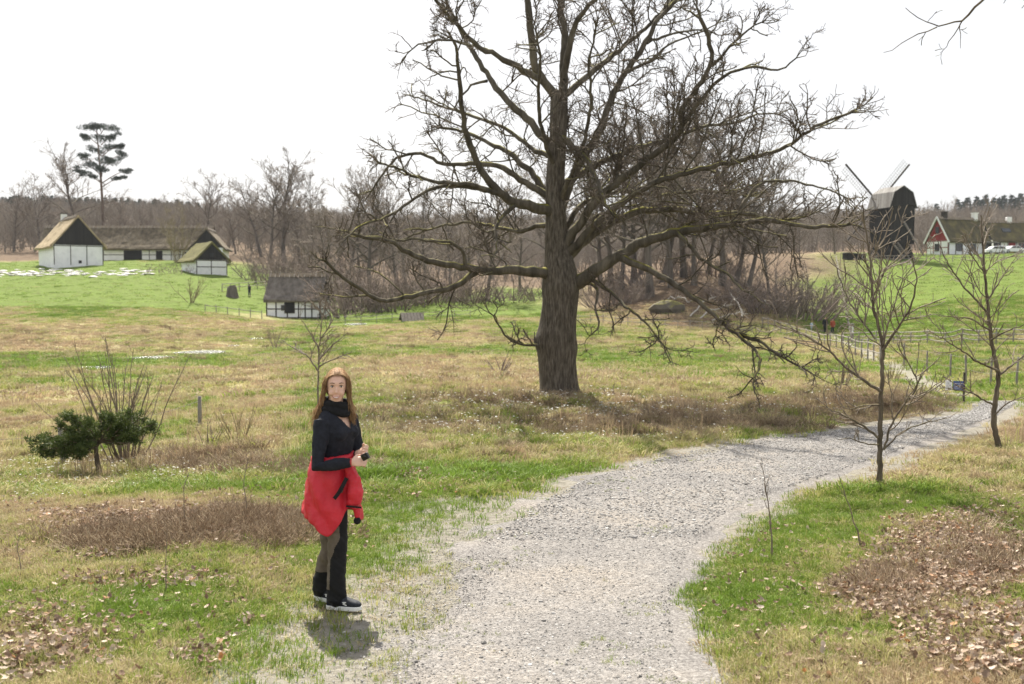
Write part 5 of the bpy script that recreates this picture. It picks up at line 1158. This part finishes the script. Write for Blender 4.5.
def house(name, base, rz, L, W, wh, rise, label, roof=(M_THD, M_THD), gable=M_TAR, over=.5, thick=.32, ridge=True, wallm=None, sink=1.2, gable_inset=0.0, ridgem=None):
    """ridge along local x, gables at +-L/2, eaves fronts at y=+-W/2"""
    h = empty(name, base, rz, label, 'building'); wallm = wallm or M_LIME
    MB().box(-L/2, L/2, -W/2, W/2, -sink, wh).build('wall', wallm, h)
    for s in (-1, 1):
        MB().prism([(-W/2+.003, wh+.001), (W/2-.003, wh+.001), (0, wh+rise-.01)], 0, .12).build('gable', gable, h).matrix_local = Matrix.Translation((s*(L/2-.06*(1-s))+(0 if s > 0 else 0), 0, 0)) @ Matrix.Rotation(R(90), 4, 'Z') @ Matrix.Translation((0, -.06 if s > 0 else -.12, 0))
    rf = None
    for s in (-1, 1): thatch('roof_slope', L, W, wh, rise, over, thick, roof[0 if s < 0 else 1], h, s, max(12, int(L*1.8)), 12, base[0])
    if ridge:
        rc = MB(); x = -L/2
        g = random.Random(int(L*10))
        zt = wh+rise+thick-.08; xa = -L/2-over*.55; xb = L/2+over*.55; pr = [(-.45, -.3), (.45, -.3), (.2, .16), (-.2, .16)]
        o = MB().add([(xa, y_, zt+z_) for y_, z_ in pr]+[(xb, y_, zt+z_) for y_, z_ in pr], [(0,1,2,3),(7,6,5,4),(0,4,5,1),(1,5,6,2),(2,6,7,3),(3,7,4,0)]).build('ridge', ridgem or M_THR, h)
        st = MB()
        while x < L/2:
            for s in (-1, 1): st.bar((x, s*-.12, wh+rise+thick+.22+g.uniform(-.05, .1)), (x+.1, s*.75, wh+rise+thick-.45), .09)
            x += g.uniform(.5, .8)
        o2 = st.build('ridge_sticks', M_WOODG, o); o2['kind'] = 'stuff'
    return h
def on_wall(h, face, L, W, u, z0, z1, wd, name, mat_, proud=.03, frame=None, cross=False, sill=False):
    """flat rectangular element on a wall: face 'y-','y+','x+','x-'; u = position along the wall"""
    def box(m, u0, u1, za, zb, d):
        if face == 'y-': m.box(u0, u1, -W/2-d, -W/2+.01, za, zb)
        if face == 'y+': m.box(u0, u1, W/2-.01, W/2+d, za, zb)
        if face == 'x+': m.box(L/2-.01, L/2+d, u0, u1, za, zb)
        if face == 'x-': m.box(-L/2-d, -L/2+.01, u0, u1, za, zb)
    m = MB(); box(m, u-wd/2, u+wd/2, z0, z1, proud); o = m.build(name, mat_, h)
    if frame:
        for (a, b, c, d) in ((u-wd/2-.09, u-wd/2, z0-.09, z1+.09), (u+wd/2, u+wd/2+.09, z0-.09, z1+.09), (u-wd/2, u+wd/2, z1, z1+.09), (u-wd/2, u+wd/2, z0-.09, z0)):
            m = MB(); box(m, a, b, c, d, proud+.03); m.build('frame', frame, o)
        if cross:
            m = MB(); box(m, u-.03, u+.03, z0, z1, proud+.02); m.build('glazing_bar', frame, o); m = MB(); box(m, u-wd/2, u-.03, (z0+z1)/2-.03, (z0+z1)/2+.03, proud+.016); m.build('glazing_bar', frame, o); m = MB(); box(m, u+.03, u+wd/2, (z0+z1)/2-.03, (z0+z1)/2+.03, proud+.016); m.build('glazing_bar', frame, o)
    return o
def timbers(h, face, L, W, wh, us, zs, mat_, wd=.17, span=None):
    half = (L if face[0] == 'y' else W)/2
    for u in us: on_wall(h, face, L, W, u, -.1, wh-.02, wd, 'timber', mat_, .045)
    for z in zs: on_wall(h, face, L, W, 0, z-wd/2, z+wd/2, 2*half-.02, 'timber', mat_, .038)
def gpos(px, py, Y, dz=0):
    p = at(px, py, Y); return (p.x, p.y, ground(p.x, p.y)+dz)
def base_at(px, py, Y):                      # keep the photographed base height; foundations reach down to the ground
    p = at(px, py, Y); return (p.x, p.y, p.z)

# --- farm on the left
q = 176/F
ax = R(90+36)                                 # ridge of the gabled barn runs back to the left
c = Vector(base_at(79, 264.5, 172)); d = Vector((math.cos(ax), math.sin(ax), 0)); L_ = 12.0; W_ = 8.0
gb = house('gabled_barn', c+d*(L_/2), ax+math.pi, L_, W_, 3.3, 4.7, 'white-walled barn with black gable end and pale thatched roof, facing the valley', (M_THL, M_THL), over=.55)
timbers(gb, 'x+', L_, W_, 3.3, (-3.92, -1.3, 1.3, 3.92), (3.15,), M_TIMB, .12)
on_wall(gb, 'x+', L_, W_, .2, .2, .7, .5, 'hatch', M_DARK)
ch = MB().box(-.45, .45, -.45, .45, 0, 1.6).build('chimney', M_WHT, gb, .04); ch.location = (-L_/2+1.5, 0, 7.6); cc_ = MB().box(-.55, .55, -.55, .55, 1.6, 1.75).build('chimney_cap', M_TIMB, ch)
L_ = 31.5; W_ = 7.6; p0 = Vector(base_at(123, 262, 190))
lb = house('long_barn', p0+Vector((0, W_/2, 0)), R(1), L_, W_, 2.75, 3.9, 'long low white barn with dark thatched roof behind the gabled barn', (M_THD, M_THD), over=.6)
timbers(lb, 'y-', L_, W_, 2.75, (-15.6, -6.5, -3.7, 4.9, 6.2, 9.0, 10.6, 13.4, 15.6), (2.6, 1.35), M_TIMB, .13)
on_wall(lb, 'y-', L_, W_, 1.8, -.1, 2.55, 3.4, 'barn_door', M_DARK, .06)
on_wall(lb, 'y-', L_, W_, 6.8, .2, 2.1, 1.1, 'door', M_DARK, .06); on_wall(lb, 'y-', L_, W_, 12.0, .7, 1.9, .9, 'window', m_gl, .06, M_WHT, True)
ax = R(90+8); c = Vector(base_at(207, 262, 182)); d = Vector((math.cos(ax), math.sin(ax), 0)); L_ = 8; W_ = 5.6
gw = house('gable_wing', c+d*(L_/2), ax+math.pi, L_, W_, 2.6, 3.2, 'black-gabled thatched wing behind the small mossy shed', (M_THD, M_THD), over=.5); on_wall(gw, 'x+', L_, W_, -.9, .6, 1.7, .8, 'window', m_gl, .05, M_WHT, True)
ax = R(90+40); c = Vector(base_at(212, 274, 164)); d = Vector((math.cos(ax), math.sin(ax), 0)); L_ = 6; W_ = 5.3
sh = house('farm_shed', c+d*(L_/2), ax+math.pi, L_, W_, 2.3, 2.6, 'small white shed with yellow mossy thatch at the right end of the farm', (M_MOSS, M_MOSS), over=.5, ridge=False); timbers(sh, 'x+', L_, W_, 2.3, (-2.56, -.1, 2.56), (1.15, 2.2), M_TIMB, .12)
wv = MB().box(L_/2+.07, L_/2+.13, -.35, .35, 2.75, 3.4).build('gable_window', m_gl, sh)
# --- half-timbered cottage
L_ = 7.0; W_ = 4.6; p0 = Vector(base_at(294.5, 318.5, 127))
ct = house('half_timbered_cottage', p0+Vector((0, W_/2, 0)), R(-4), L_, W_, 2.45, 2.9, 'little half-timbered cottage with grey thatched roof beside the stream', (M_THG, M_THG), gable=M_TIMB, over=.35)
timbers(ct, 'y-', L_, W_, 2.45, (-3.41, -2.2, -.75, .7, 1.55, 2.4, 3.41), (.1, 1.2, 2.36), M_TIMB, .15); timbers(ct, 'x+', L_, W_, 2.45, (-2.2, 0, 2.2), (1.2, 2.36), M_TIMB, .15)
on_wall(ct, 'y-', L_, W_, -.45, .75, 2.0, 1.15, 'window_shutter', M_DARK, .06, M_TIMB); on_wall(ct, 'y-', L_, W_, -1.25, 1.1, 1.6, .4, 'window', m_gl, .06, M_TIMB)
# --- red gabled house and its neighbour on the right
q = 200/F; ax = R(0); p0 = Vector(base_at(937, 255.5, 198)); L_ = 11; W_ = 5.5; ax = R(90-66); d = Vector((math.cos(ax), math.sin(ax), 0))
rh = house('red_gabled_house', p0+d*(L_/2), ax, L_, W_, 2.9, 4.3, 'half-timbered white house with red boarded gable left of the parked cars', (M_THM, M_THM), gable=M_REDB, over=.35)
timbers(rh, 'x-', L_, W_, 2.9, (-2.66, -.9, .9, 2.66), (.1, 1.5, 2.8), M_TIMR, .16); timbers(rh, 'y-', L_, W_, 2.9, (-5.4, -3.6, -1.8, 0, 1.8, 3.6, 5.4), (.1, 2.8), M_TIMB, .16)
on_wall(rh, 'x-', L_, W_, 0, .9, 2.2, .95, 'window', m_gl, .06, M_TIMB, True)
for u in (-2.7, 1.0, 4.4): on_wall(rh, 'y-', L_, W_, u, .9, 2.2, 1.3, 'window', m_gl, .06, M_TIMB, True)
bw = MB().box(-L_/2-.13, -L_/2-.07, -.4, .4, 4.3, 5.6).build('gable_window', m_gl, rh)
for s in (-1, 1): MB().bar((-L_/2-.30, s*(W_/2+.4), 2.45), (-L_/2-.30, 0, 7.55), .14, .3).build('barge_board', M_WHT, rh)
for x, m_ in ((-3.8, M_TIMB), (4.4, M_WHT)): o = MB().box(-.5, .5, -.4, .4, 0, 1.5).build('chimney', m_, rh, .05); o.location = (x, 0, 7.0); MB().box(-.6, .6, -.5, .5, 1.5, 1.65).build('chimney_cap', m_, o)
p0 = Vector(base_at(1022, 253.5, 204)); L_ = 13; W_ = 6
nh = house('thatched_neighbour_house', p0+Vector((0, W_/2, 0)), R(6), L_, W_, 2.7, 3.7, 'long thatched white house with red door behind the parked cars at right edge', (M_THM, M_THM), over=.45)
timbers(nh, 'y-', L_, W_, 2.7, (-6.4, -5.0, -3.4, -1.5, 1.5, 3.4, 5.2, 6.4), (.1, 2.6), M_TIMB, .16); on_wall(nh, 'y-', L_, W_, -2.5, 0, 2.1, 1.3, 'door', M_REDB, .06, M_TIMR); on_wall(nh, 'y-', L_, W_, -.4, .8, 2.0, 1.3, 'window', m_gl, .06, M_TIMR, True); on_wall(nh, 'y-', L_, W_, -5.7, .8, 2.0, 1.0, 'window', m_gl, .06, M_TIMB, True)
sk = MB().box(-.9, .9, -.05, .12, -.5, .5).build('roof_window', m_gl, nh); sk.location = (-3.0, -W_/2+1.3, 4.75); sk.rotation_euler = (R(-39), 0, 0)
o = MB().box(-.5, .5, -.4, .4, 0, 1.3).build('chimney', M_WHT, nh, .05); o.location = (-1.5, 0, 6.2)
pc_ = empty('porch', base_at(987, 254.5, 199), R(10), 'dark open porch roof between the two thatched houses', 'porch'); MB().box(-1.6, 1.6, -1, 1, 2.3, 2.5).build('roof', M_PLANK, pc_)
for x, y in ((-1.45, -.85), (1.45, -.85), (-1.45, .85), (1.45, .85)): MB().box(x-.08, x+.08, y-.08, y+.08, -1, 2.298).build('post', M_TIMB, pc_)
MB().box(-1.3, 1.3, .6, .75, -1, 2.296).build('back_wall', M_DARK, pc_)
# --- windmill
wb = Vector(base_at(891, 258, 172)); ax = R(-72); mw = empty('windmill', wb, ax, 'black wooden post windmill with grey plank roof and four lattice sails', 'windmill')
# local +x = tail gable (faces camera right), sails at -x
D_, Wd = 5.4, 4.9; zb, ze, zr = 2.3, 8.6, 11.9
MB().box(-D_/2, D_/2, -Wd/2, Wd/2, zb, ze).build('body', M_TAR, mw)
gam = [(-Wd/2-.05, ze), (Wd/2+.05, ze), (Wd/2-.55, ze+2.2), (0.0, zr), (-Wd/2+.55, ze+2.2)]
for s in (-1, 1):
    o = MB().prism(gam, -.09, .09).build('roof_gable', M_TAR, mw); o.matrix_local = Matrix.Translation((s*(D_/2+.1), 0, 0)) @ Matrix.Rotation(R(90), 4, 'Z')
for a, b in (((-Wd/2-.35, ze-.35), (-Wd/2+.55, ze+2.25)), ((-Wd/2+.55, ze+2.25), (0, zr+.05)), ((0, zr+.05), (Wd/2-.55, ze+2.25)), ((Wd/2-.55, ze+2.25), (Wd/2+.35, ze-.35))):
    nb = 8
    for i in range(nb):
        x0 = -D_/2-.3+(D_+.6)*i/nb; x1 = x0+(D_+.6)/nb-.03; zo = .02*(i % 2); MB().add([(x0, a[0], a[1]+zo), (x1, a[0], a[1]+zo), (x1, b[0], b[1]+zo), (x0, b[0], b[1]+zo), (x0, a[0], a[1]+zo+.08), (x1, a[0], a[1]+zo+.08), (x1, b[0], b[1]+zo+.08), (x0, b[0], b[1]+zo+.08)], [(0,3,2,1),(4,5,6,7),(0,1,5,4),(1,2,6,5),(2,3,7,6),(3,0,4,7)]).build('roof_plank', M_PLANK, mw)
bs = MB(); bs.add([(-3.1,-3.1,-1.5),(3.1,-3.1,-1.5),(3.1,3.1,-1.5),(-3.1,3.1,-1.5),(-2.0,-2.0,zb),(2.0,-2.0,zb),(2.0,2.0,zb),(-2.0,2.0,zb)], [(0,3,2,1),(4,5,6,7),(0,1,5,4),(1,2,6,5),(2,3,7,6),(3,0,4,7)]); bs.build('base', M_TAR, mw)
MB().bar((D_/2, .3, 6.0), (D_/2+4.6, .6, .2), .22).build('tail_pole', M_WOODG, mw)
stp = empty('tmp', (0, 0, 0)); bpy.data.objects.remove(stp)
st = MB(); st.bar((D_/2, -.9, zb+.2), (D_/2+3.0, -.9, -.3), .1, .25); st.bar((D_/2, -1.9, zb+.2), (D_/2+3.0, -1.9, -.3), .1, .25); so2 = st.build('stair', M_WOODG, mw); so2['kind'] = 'stuff'
for i in range(8): t = (i+.5)/8; MB().box(D_/2+3*t-.14, D_/2+3*t+.14, -1.84, -.96, zb+.2-2.5*t-.03, zb+.2-2.5*t+.03).build('step', M_WOODG, so2)
on = MB().box(D_/2+.002, D_/2+.06, -.4, .4, 5.2, 6.1).build('window', m_gl, mw)
hub = Vector((-D_/2-.9, 0, 9.7)); T = Tubes(); T.add([(-D_/2+.2, 0, 9.6), (-D_/2-1.1, 0, 9.7)], [.28, .28], 10); obj('windshaft', T.mesh('windshaft', M_TIMB), mw)
for i in range(4):
    a = R(47)+i*math.pi/2; u = Vector((0, math.cos(a), math.sin(a))); v = Vector((0, -math.sin(a), math.cos(a))); sg = MB().bar(hub, hub+u*9.3, .24, .24, up=(1, 0, 0)).build('sail', M_TIMB, mw)
    la = MB()
    for k_ in range(17): r_ = 1.6+k_*.46; la.bar(hub+u*r_-v*.1, hub+u*r_+v*1.55, .028, .028, up=(1, 0, 0))
    for w_ in (.5, 1.0, 1.5): la.bar(hub+u*1.5+v*w_+Vector((.03, 0, 0)), hub+u*9.1+v*w_+Vector((.03, 0, 0)), .028, .028, up=(1, 0, 0))
    lo_ = la.build('lattice', M_TIMB, sg); lo_['kind'] = 'stuff'
lsd = empty('low_shed', base_at(854, 259, 170), R(8), 'low dark plank shed on the crest left of the windmill', 'shed'); MB().prism([(-1.6, -.8), (1.6, -.8), (1.6, .7), (-1.6, .95)], -1, 1).build('wall', M_TAR, lsd); MB().prism([(-1.8, .98), (1.8, .72), (1.8, .82), (-1.8, 1.08)], -1.2, 1.2).build('roof', M_PLANK, lsd)
# small plank shelter in the meadow
ps = empty('plank_shelter', hit(412, 321), R(20), 'low plank shelter like a small tent roof in the far meadow', 'shelter')
for s in (-1, 1):
    for i in range(7): MB().bar((-1.2+i*.38, s*.95, 0), (-1.2+i*.38, s*.02, .95), .34, .05, up=(0, 1, 0)).build('plank', M_WOODG, ps)
# --- parked cars
m_cw, t_, b_cw = new_mat('white_car_paint'); b_cw.inputs['Roughness'].default_value = .25; b_cw.inputs['Coat Weight'].default_value = .6
t_.links.new(ramp(t_, noise(t_, 1), [(.3, (.74, .75, .76)), (.7, (.80, .80, .81))]), b_cw.inputs['Base Color'])
M_TYRE = mat('tyre_rubber', [(.012,.012,.012), (.025,.025,.025)], 5, .9, bs=0); M_RIM = mat('wheel_rim', [(.35,.35,.36)], 5, .4, bs=0)
def car(px, py, Y, rz, prof, glass, Lc, label):
    b = Vector(gpos(px, py, Y)); c = empty('parked_car', b, rz, label, 'car', 'white cars parked by the thatched houses')
    o = MB().prism(prof, -.85, .85).build('body', m_cw, c, .07)
    for gl_ in glass:
        for s in (-1, 1): g2 = MB().prism(gl_, -.012, .012).build('window', m_gl, c); g2.location = (0, s*.858, 0)
    for x in (-Lc*.32, Lc*.32):
        for s in (-1, 1):
            T = Tubes(); T.add([(0, -.1, 0), (0, -.09, 0), (0, .09, 0), (0, .1, 0)], [.24, .32, .32, .24], 18); w_ = obj('wheel', T.mesh('tyre', M_TYRE), c); w_.location = (x, s*.80, .32); T = Tubes(); T.add([(0, -.101, 0), (0, .101, 0)], [.21, .21], 14); 
            V, Fc = T.arrays(); n0 = len(V); Fl = Fc.tolist()+[list(range(14)), list(range(14, 28))]; obj('rim', mesh_from('rim', V, Fl, [M_RIM]), w_)
    for s in (-1, 1): MB().box(-Lc/2-.02, -Lc/2+.06, s*.6-.16, s*.6+.16, .62, .78).build('headlight', M_WHT, c)
    return c
car(994.5, 254, 193, R(5), [(-1.95,.28),(1.95,.28),(2.0,.95),(1.75,1.45),(.4,1.55),(-.55,1.45),(-1.15,.98),(-1.9,.85)], [[(-.95,1.0),(-.45,1.38),(.3,1.46),(.3,1.0)],[(.4,1.0),(.4,1.47),(1.5,1.38),(1.65,1.0)]], 3.9, 'white hatchback parked in front of the porch, nearer the windmill')
car(1012, 254, 195, R(8), [(-2.1,.28),(2.1,.28),(2.15,.85),(1.6,.98),(.95,1.36),(-.4,1.4),(-1.05,.95),(-2.05,.8)], [[(-.85,.98),(-.35,1.32),(.25,1.34),(.25,.98)],[(.35,.98),(.35,1.34),(.85,1.3),(1.3,.98)]], 4.2, 'low white saloon parked at the right edge')

# ------------------------------------------------------------------ fences, posts, sign
M_POST = mat('grey_post', [(.12,.105,.09), (.24,.215,.19), (.33,.30,.27)], 8, .9, (1, 1, .2), .4, .01)
def post_mesh(h, w_, seed):
    T = Tubes(); g = random.Random(seed); lean = (g.uniform(-.05, .05)*h, g.uniform(-.05, .05)*h); T.add([(0, 0, -.4), (lean[0]*.5, lean[1]*.5, h*.5), (lean[0], lean[1], h), (lean[0], lean[1], h+.005)], [w_*1.05, w_, w_*.93, .005], 7); return T.mesh('post', M_POST)
PMS = [post_mesh(1.0, .045, i) for i in range(5)]
def fence(name, pix, hgt, rails, label, thick=1.0, railr=.03, jit=0.0, wire=False):
    W = [hit(*p) for p in pix]; W = [Vector((p.x, p.y, ground(p.x, p.y))) for p in W]; f = empty(name, W[0], 0, label, 'fence')
    for i, p in enumerate(W):
        o = obj('post', PMS[i % 5], f); o.location = p-W[0]; o.rotation_euler = (0, 0, i*1.7); s = hgt*(1+random.uniform(-jit, jit)); o.scale = (s*thick, s*thick, s)
    for rz_ in rails:
        for a, b in zip(W[:-1], W[1:]):
            T = Tubes(); a2 = a-W[0]+UP*(hgt*rz_); b2 = b-W[0]+UP*(hgt*rz_); m_ = (a2+b2)/2-UP*(.02+.03*random.random()); T.add([a2, m_, b2], [railr, railr*.9, railr], 5); obj('wire' if wire else 'rail', T.mesh('rail', M_POST), f)
    return f
def seg(a, b, n): return [(a[0]+(b[0]-a[0])*i/(n-1), a[1]+(b[1]-a[1])*i/(n-1)) for i in range(n)]
fence('rail_fence', seg((762,327), (880,365), 20), 1.15, (.55, .92), 'weathered post and rail fence running down the left side of the far path', .9, .035, .12)
fence('wire_fence', [(858,349),(880,357),(904,366),(927,375),(950,381),(966,386),(990,388),(1016,390),(1040,392)], 1.15, (.5, .9), 'thin wire fence with grey posts behind the sign', .8, .006, .1, True)
fence('field_fence', seg((842,344), (1030,347), 12), 1.05, (.35, .65, .95), 'low rail fence crossing the foot of the green field', 1.1, .045, .06)
fence('crest_fence', seg((862,263), (1030,260), 14), 1.2, (.5, .95), 'post and rail fence along the crest in front of the windmill', 1.1, .04, .05)
fence('mound_fence', seg((566,322), (752,333), 16), .9, (.4, .85), 'low reddish brush fence at the foot of the leafy mound', .9, .03, .15)
fence('farm_fence', seg((222,291), (266,288), 6), 1.1, (.5, .95), 'rail fence beside the standing person above the cottage', 1.2, .05, .05)
fence('meadow_fence', seg((205,312), (262,319), 6), 1.0, (.85,), 'low fence left of the half-timbered cottage', 1.1, .04, .1)
fence('pasture_fence', seg((836,262), (850,338), 14), 1.1, (.5, .95), 'fence climbing the left edge of the green field to the windmill', .9, .03, .1)
fence('old_wire_fence', [(-30,470),(64,468),(134,446),(200,428)], .62, (.8,), 'old wire fence with leaning posts behind the dwarf pine', 1.5, .004, .1, True)
fence('stream_fence', seg((330,325), (470,318), 10), 1.0, (.5, .9), 'thin fence along the far meadow right of the cottage', .9, .025, .1)
gp = hit(852, 343); gpo = empty('gate_post', (gp.x, gp.y, ground(gp.x, gp.y)), 0, 'tall pale gate post at the end of the far rail fence', 'post'); MB().box(-.12, .12, -.12, .12, -.3, 1.75).build('shaft', M_POST, gpo, .02); MB().box(-.15, .15, -.15, .15, 1.752, 1.83).build('cap', M_POST, gpo, .02); MB().box(-.06, .06, -.135, -.123, .9, 1.55).build('marker_plate', M_WHT, gpo)
sp_ = hit(961, 404); sg = empty('information_sign', (sp_.x, sp_.y, ground(sp_.x, sp_.y)), R(-8), 'pair of small white and blue boards on a dark post beside the path', 'sign'); sg.scale = (.72, .72, .72); k_ = sp_.y/F
M_BLUE = mat('blue_sign', [(.03,.06,.19), (.045,.085,.25)], 3, .4, bs=0)
MB().box(.055, .105, -.03, .03, -.3, 1.02).build('post', M_TIMB, sg); MB().box(-.14-.18, .048, -.03, -.005, .52, .56).build('bracket', M_TIMB, sg)
bl = MB().box(-.26, .05, -.055, -.032, .44, .74).build('blue_board', M_BLUE, sg); wh_ = MB().box(-.50, -.30, -.055, -.032, .44, .76).build('white_board', M_WHT, sg)
for i in range(4): MB().box(-.235, .02-.05*(i % 2), -.0585, -.0555, .66-.05*i, .672-.05*i).build('text_line', M_WHT, bl)
for i in range(5): MB().box(-.47, -.335-.03*(i % 2), -.0585, -.0555, .70-.045*i, .708-.045*i).build('text_line', M_TIMB, wh_)
# pale rubble terrace in front of the farm
M_RUB = mat('pale_fieldstone', [(.40,.38,.35), (.60,.58,.56), (.75,.74,.73)], 1.5, .85, bs=.5, bd=.03, rand=.2)
def boulder_mesh(seed, m):
    bm = bmesh.new(); bmesh.ops.create_icosphere(bm, subdivisions=2, radius=1); g = random.Random(seed); o = g.random()*9
    for v in bm.verts: s = 1+.5*(float(fbm(np.array(v.co.x*1.3+o), np.array(v.co.y*1.3+v.co.z*1.7+o), 3))-.5); v.co = Vector((v.co.x*s*1.15, v.co.y*s*.9, v.co.z*s*.6))
    me = bpy.data.meshes.new('stone'); bm.to_mesh(me); bm.free(); me.materials.append(m); return me
RB = [boulder_mesh(i, M_RUB) for i in range(5)]
tw = empty('stone_terrace', hit(75, 274), 0, 'line of pale fieldstones edging the terrace in front of the farm', 'stone wall')
for i in range(120):
    px = random.uniform(-6, 152); p = hit(px, 273.5+random.gauss(0, 1.6)-(.015*(px-70) if px > 70 else 0)); o = obj('stone', RB[i % 5], tw); s = random.uniform(.18, .5); o.location = Vector((p.x, p.y, ground(p.x, p.y)+s*.10))-tw.location; o.scale = (s*1.9, s*1.2, s*.5); o.rotation_euler = (0, 0, random.uniform(0, 6.28))
# mossy boulder, stump, fallen branches on the mound, dark stump near the farm
M_MROCK = bark_mat('mossy_rock', [(.08,.07,.055), (.15,.13,.10)], .9, 2); mb_ = hit(668, 312); mo = obj('mossy_boulder', boulder_mesh(33, M_MROCK), None, (mb_.x, mb_.y, mb_.z+.35)); mo.scale = (1.9, 1.4, 1.7); tag(mo, 'moss-covered boulder at the foot of the leafy mound', 'boulder')
sb = hit(232, 297); su = empty('tree_stump', (sb.x, sb.y, ground(sb.x, sb.y)), 0, 'thick dark tree stump on the green slope near the cottage', 'stump'); V, q4 = ring_trunk([(Vector((0, 0, -.3)), 1.0), (Vector((0, 0, .3)), .85), (Vector((0, 0, 1.5)), .62), (Vector((.1, 0, 1.6)), .3)], 20, None, .12); obj('trunk', mesh_from('trunk', V, q4, [M_GREYB], True), su); V2, F2 = loft([(Vector((.05, 0, 1.56)), Vector((.5, 0, 0)), Vector((0, .5, 0))), (Vector((.05, 0, 1.63)), Vector((.5, 0, .1)), Vector((0, .5, 0)))], 14); obj('cut_face', mesh_from('cut_face', V2, F2, [M_WOODG], True), su)
M_DEAD = mat('bleached_wood', [(.30,.27,.23), (.50,.46,.40)], 4, .8, bs=.2)
for i, (a, b) in enumerate((((690,318), (716,304)), ((700,320), (735,312)), ((742,318), (728,300)), ((712,322), (748,322)), ((668,300), (690,310)), ((755,306), (775,318)))):
    p, r_ = hit(*a), hit(*b); p.z += .15; r_.z += .9; T = Tubes(); P = resample([p, (p+r_)/2+Vector((0, 0, .5)), r_], 9)-np.array(p); P[1:-1] += rng.normal(0, .12, (7, 3)); T.add(P, np.linspace(.10, .035, 9), 6)
    o = empty('fallen_branch', p, 0, ('bleached fallen branch lowest on the mound flank', 'bleached fallen branch pointing right across the mound flank', 'steep bleached fallen branch under the brown thicket', 'long bleached branch lying along the mound fence', 'bleached branch beside the mossy boulder', 'bleached branch nearest the walkers')[i], 'branch', 'bleached branches on the mound'); obj('stem', T.mesh('stem', M_DEAD), o); T2 = Tubes()
    for j in range(5): k2 = rng.integers(3, 8); T2.add(crook(P[k2], perp_dir((P[-1]-P[0])/np.linalg.norm(P[-1]-P[0]), .8), rng.uniform(.5, 1.4), 5, .2), np.linspace(.04, .015, 5), 4)
    obj('side_twigs', T2.mesh('side_twigs', M_DEAD), o)['kind'] = 'stuff'
# tree standing outside the frame on the right, one branch reaching into view
OSP = [(2.2, .32, 4, 5, .18, .0, .15, .0030, .8, .1, .6), (3.4, .45, 3, 4, .2, .0, .1, .0020, .8, .06, .3)]
sapling('overhanging_tree', (1260,560), 9, [(1262,400),(1255,200),(1248,0),(1240,-120),(1230,-260)], 22, 8, [([(1240,-100),(1180,-105),(1110,-80),(1050,-62),(1010,-30),(983,0),(972,10),(962,21)],10,3.2),([(962,21),(950,22),(937,27),(928,26),(918,17),(904,7)],2.6,1),([(937,27),(921,31),(902,46),(883,53)],2,.8),([(962,21),(955,33),(948,44),(941,53)],2,.8),([(960,24),(961,36),(960,48)],1.6,.7),([(1050,-62),(1030,-40),(1015,-18),(1004,2)],4,1),([(1110,-80),(1070,-40),(1040,-10),(1022,8)],4,1)], 'bare twig of a tree outside the frame hanging in at the top right', OSP, mats=(M_SAP, M_OAKL), depth=.25)

# ------------------------------------------------------------------ spring haze in the valley air
hz = MB().box(-1700, 1700, -40, 1000, -12, 75).build('haze', None); hz.data.materials.clear()
m_h = bpy.data.materials.new('valley_haze'); m_h.use_nodes = True; t_ = m_h.node_tree; t_.nodes.clear()
vo = t_.nodes.new('ShaderNodeVolumePrincipled'); vo.inputs['Color'].default_value = (.86, .90, .96, 1); vo.inputs['Density'].default_value = .00014
mo_ = t_.nodes.new('ShaderNodeOutputMaterial'); t_.links.new(vo.outputs[0], mo_.inputs['Volume']); hz.data.materials.append(m_h); tag(hz, kind='stuff')
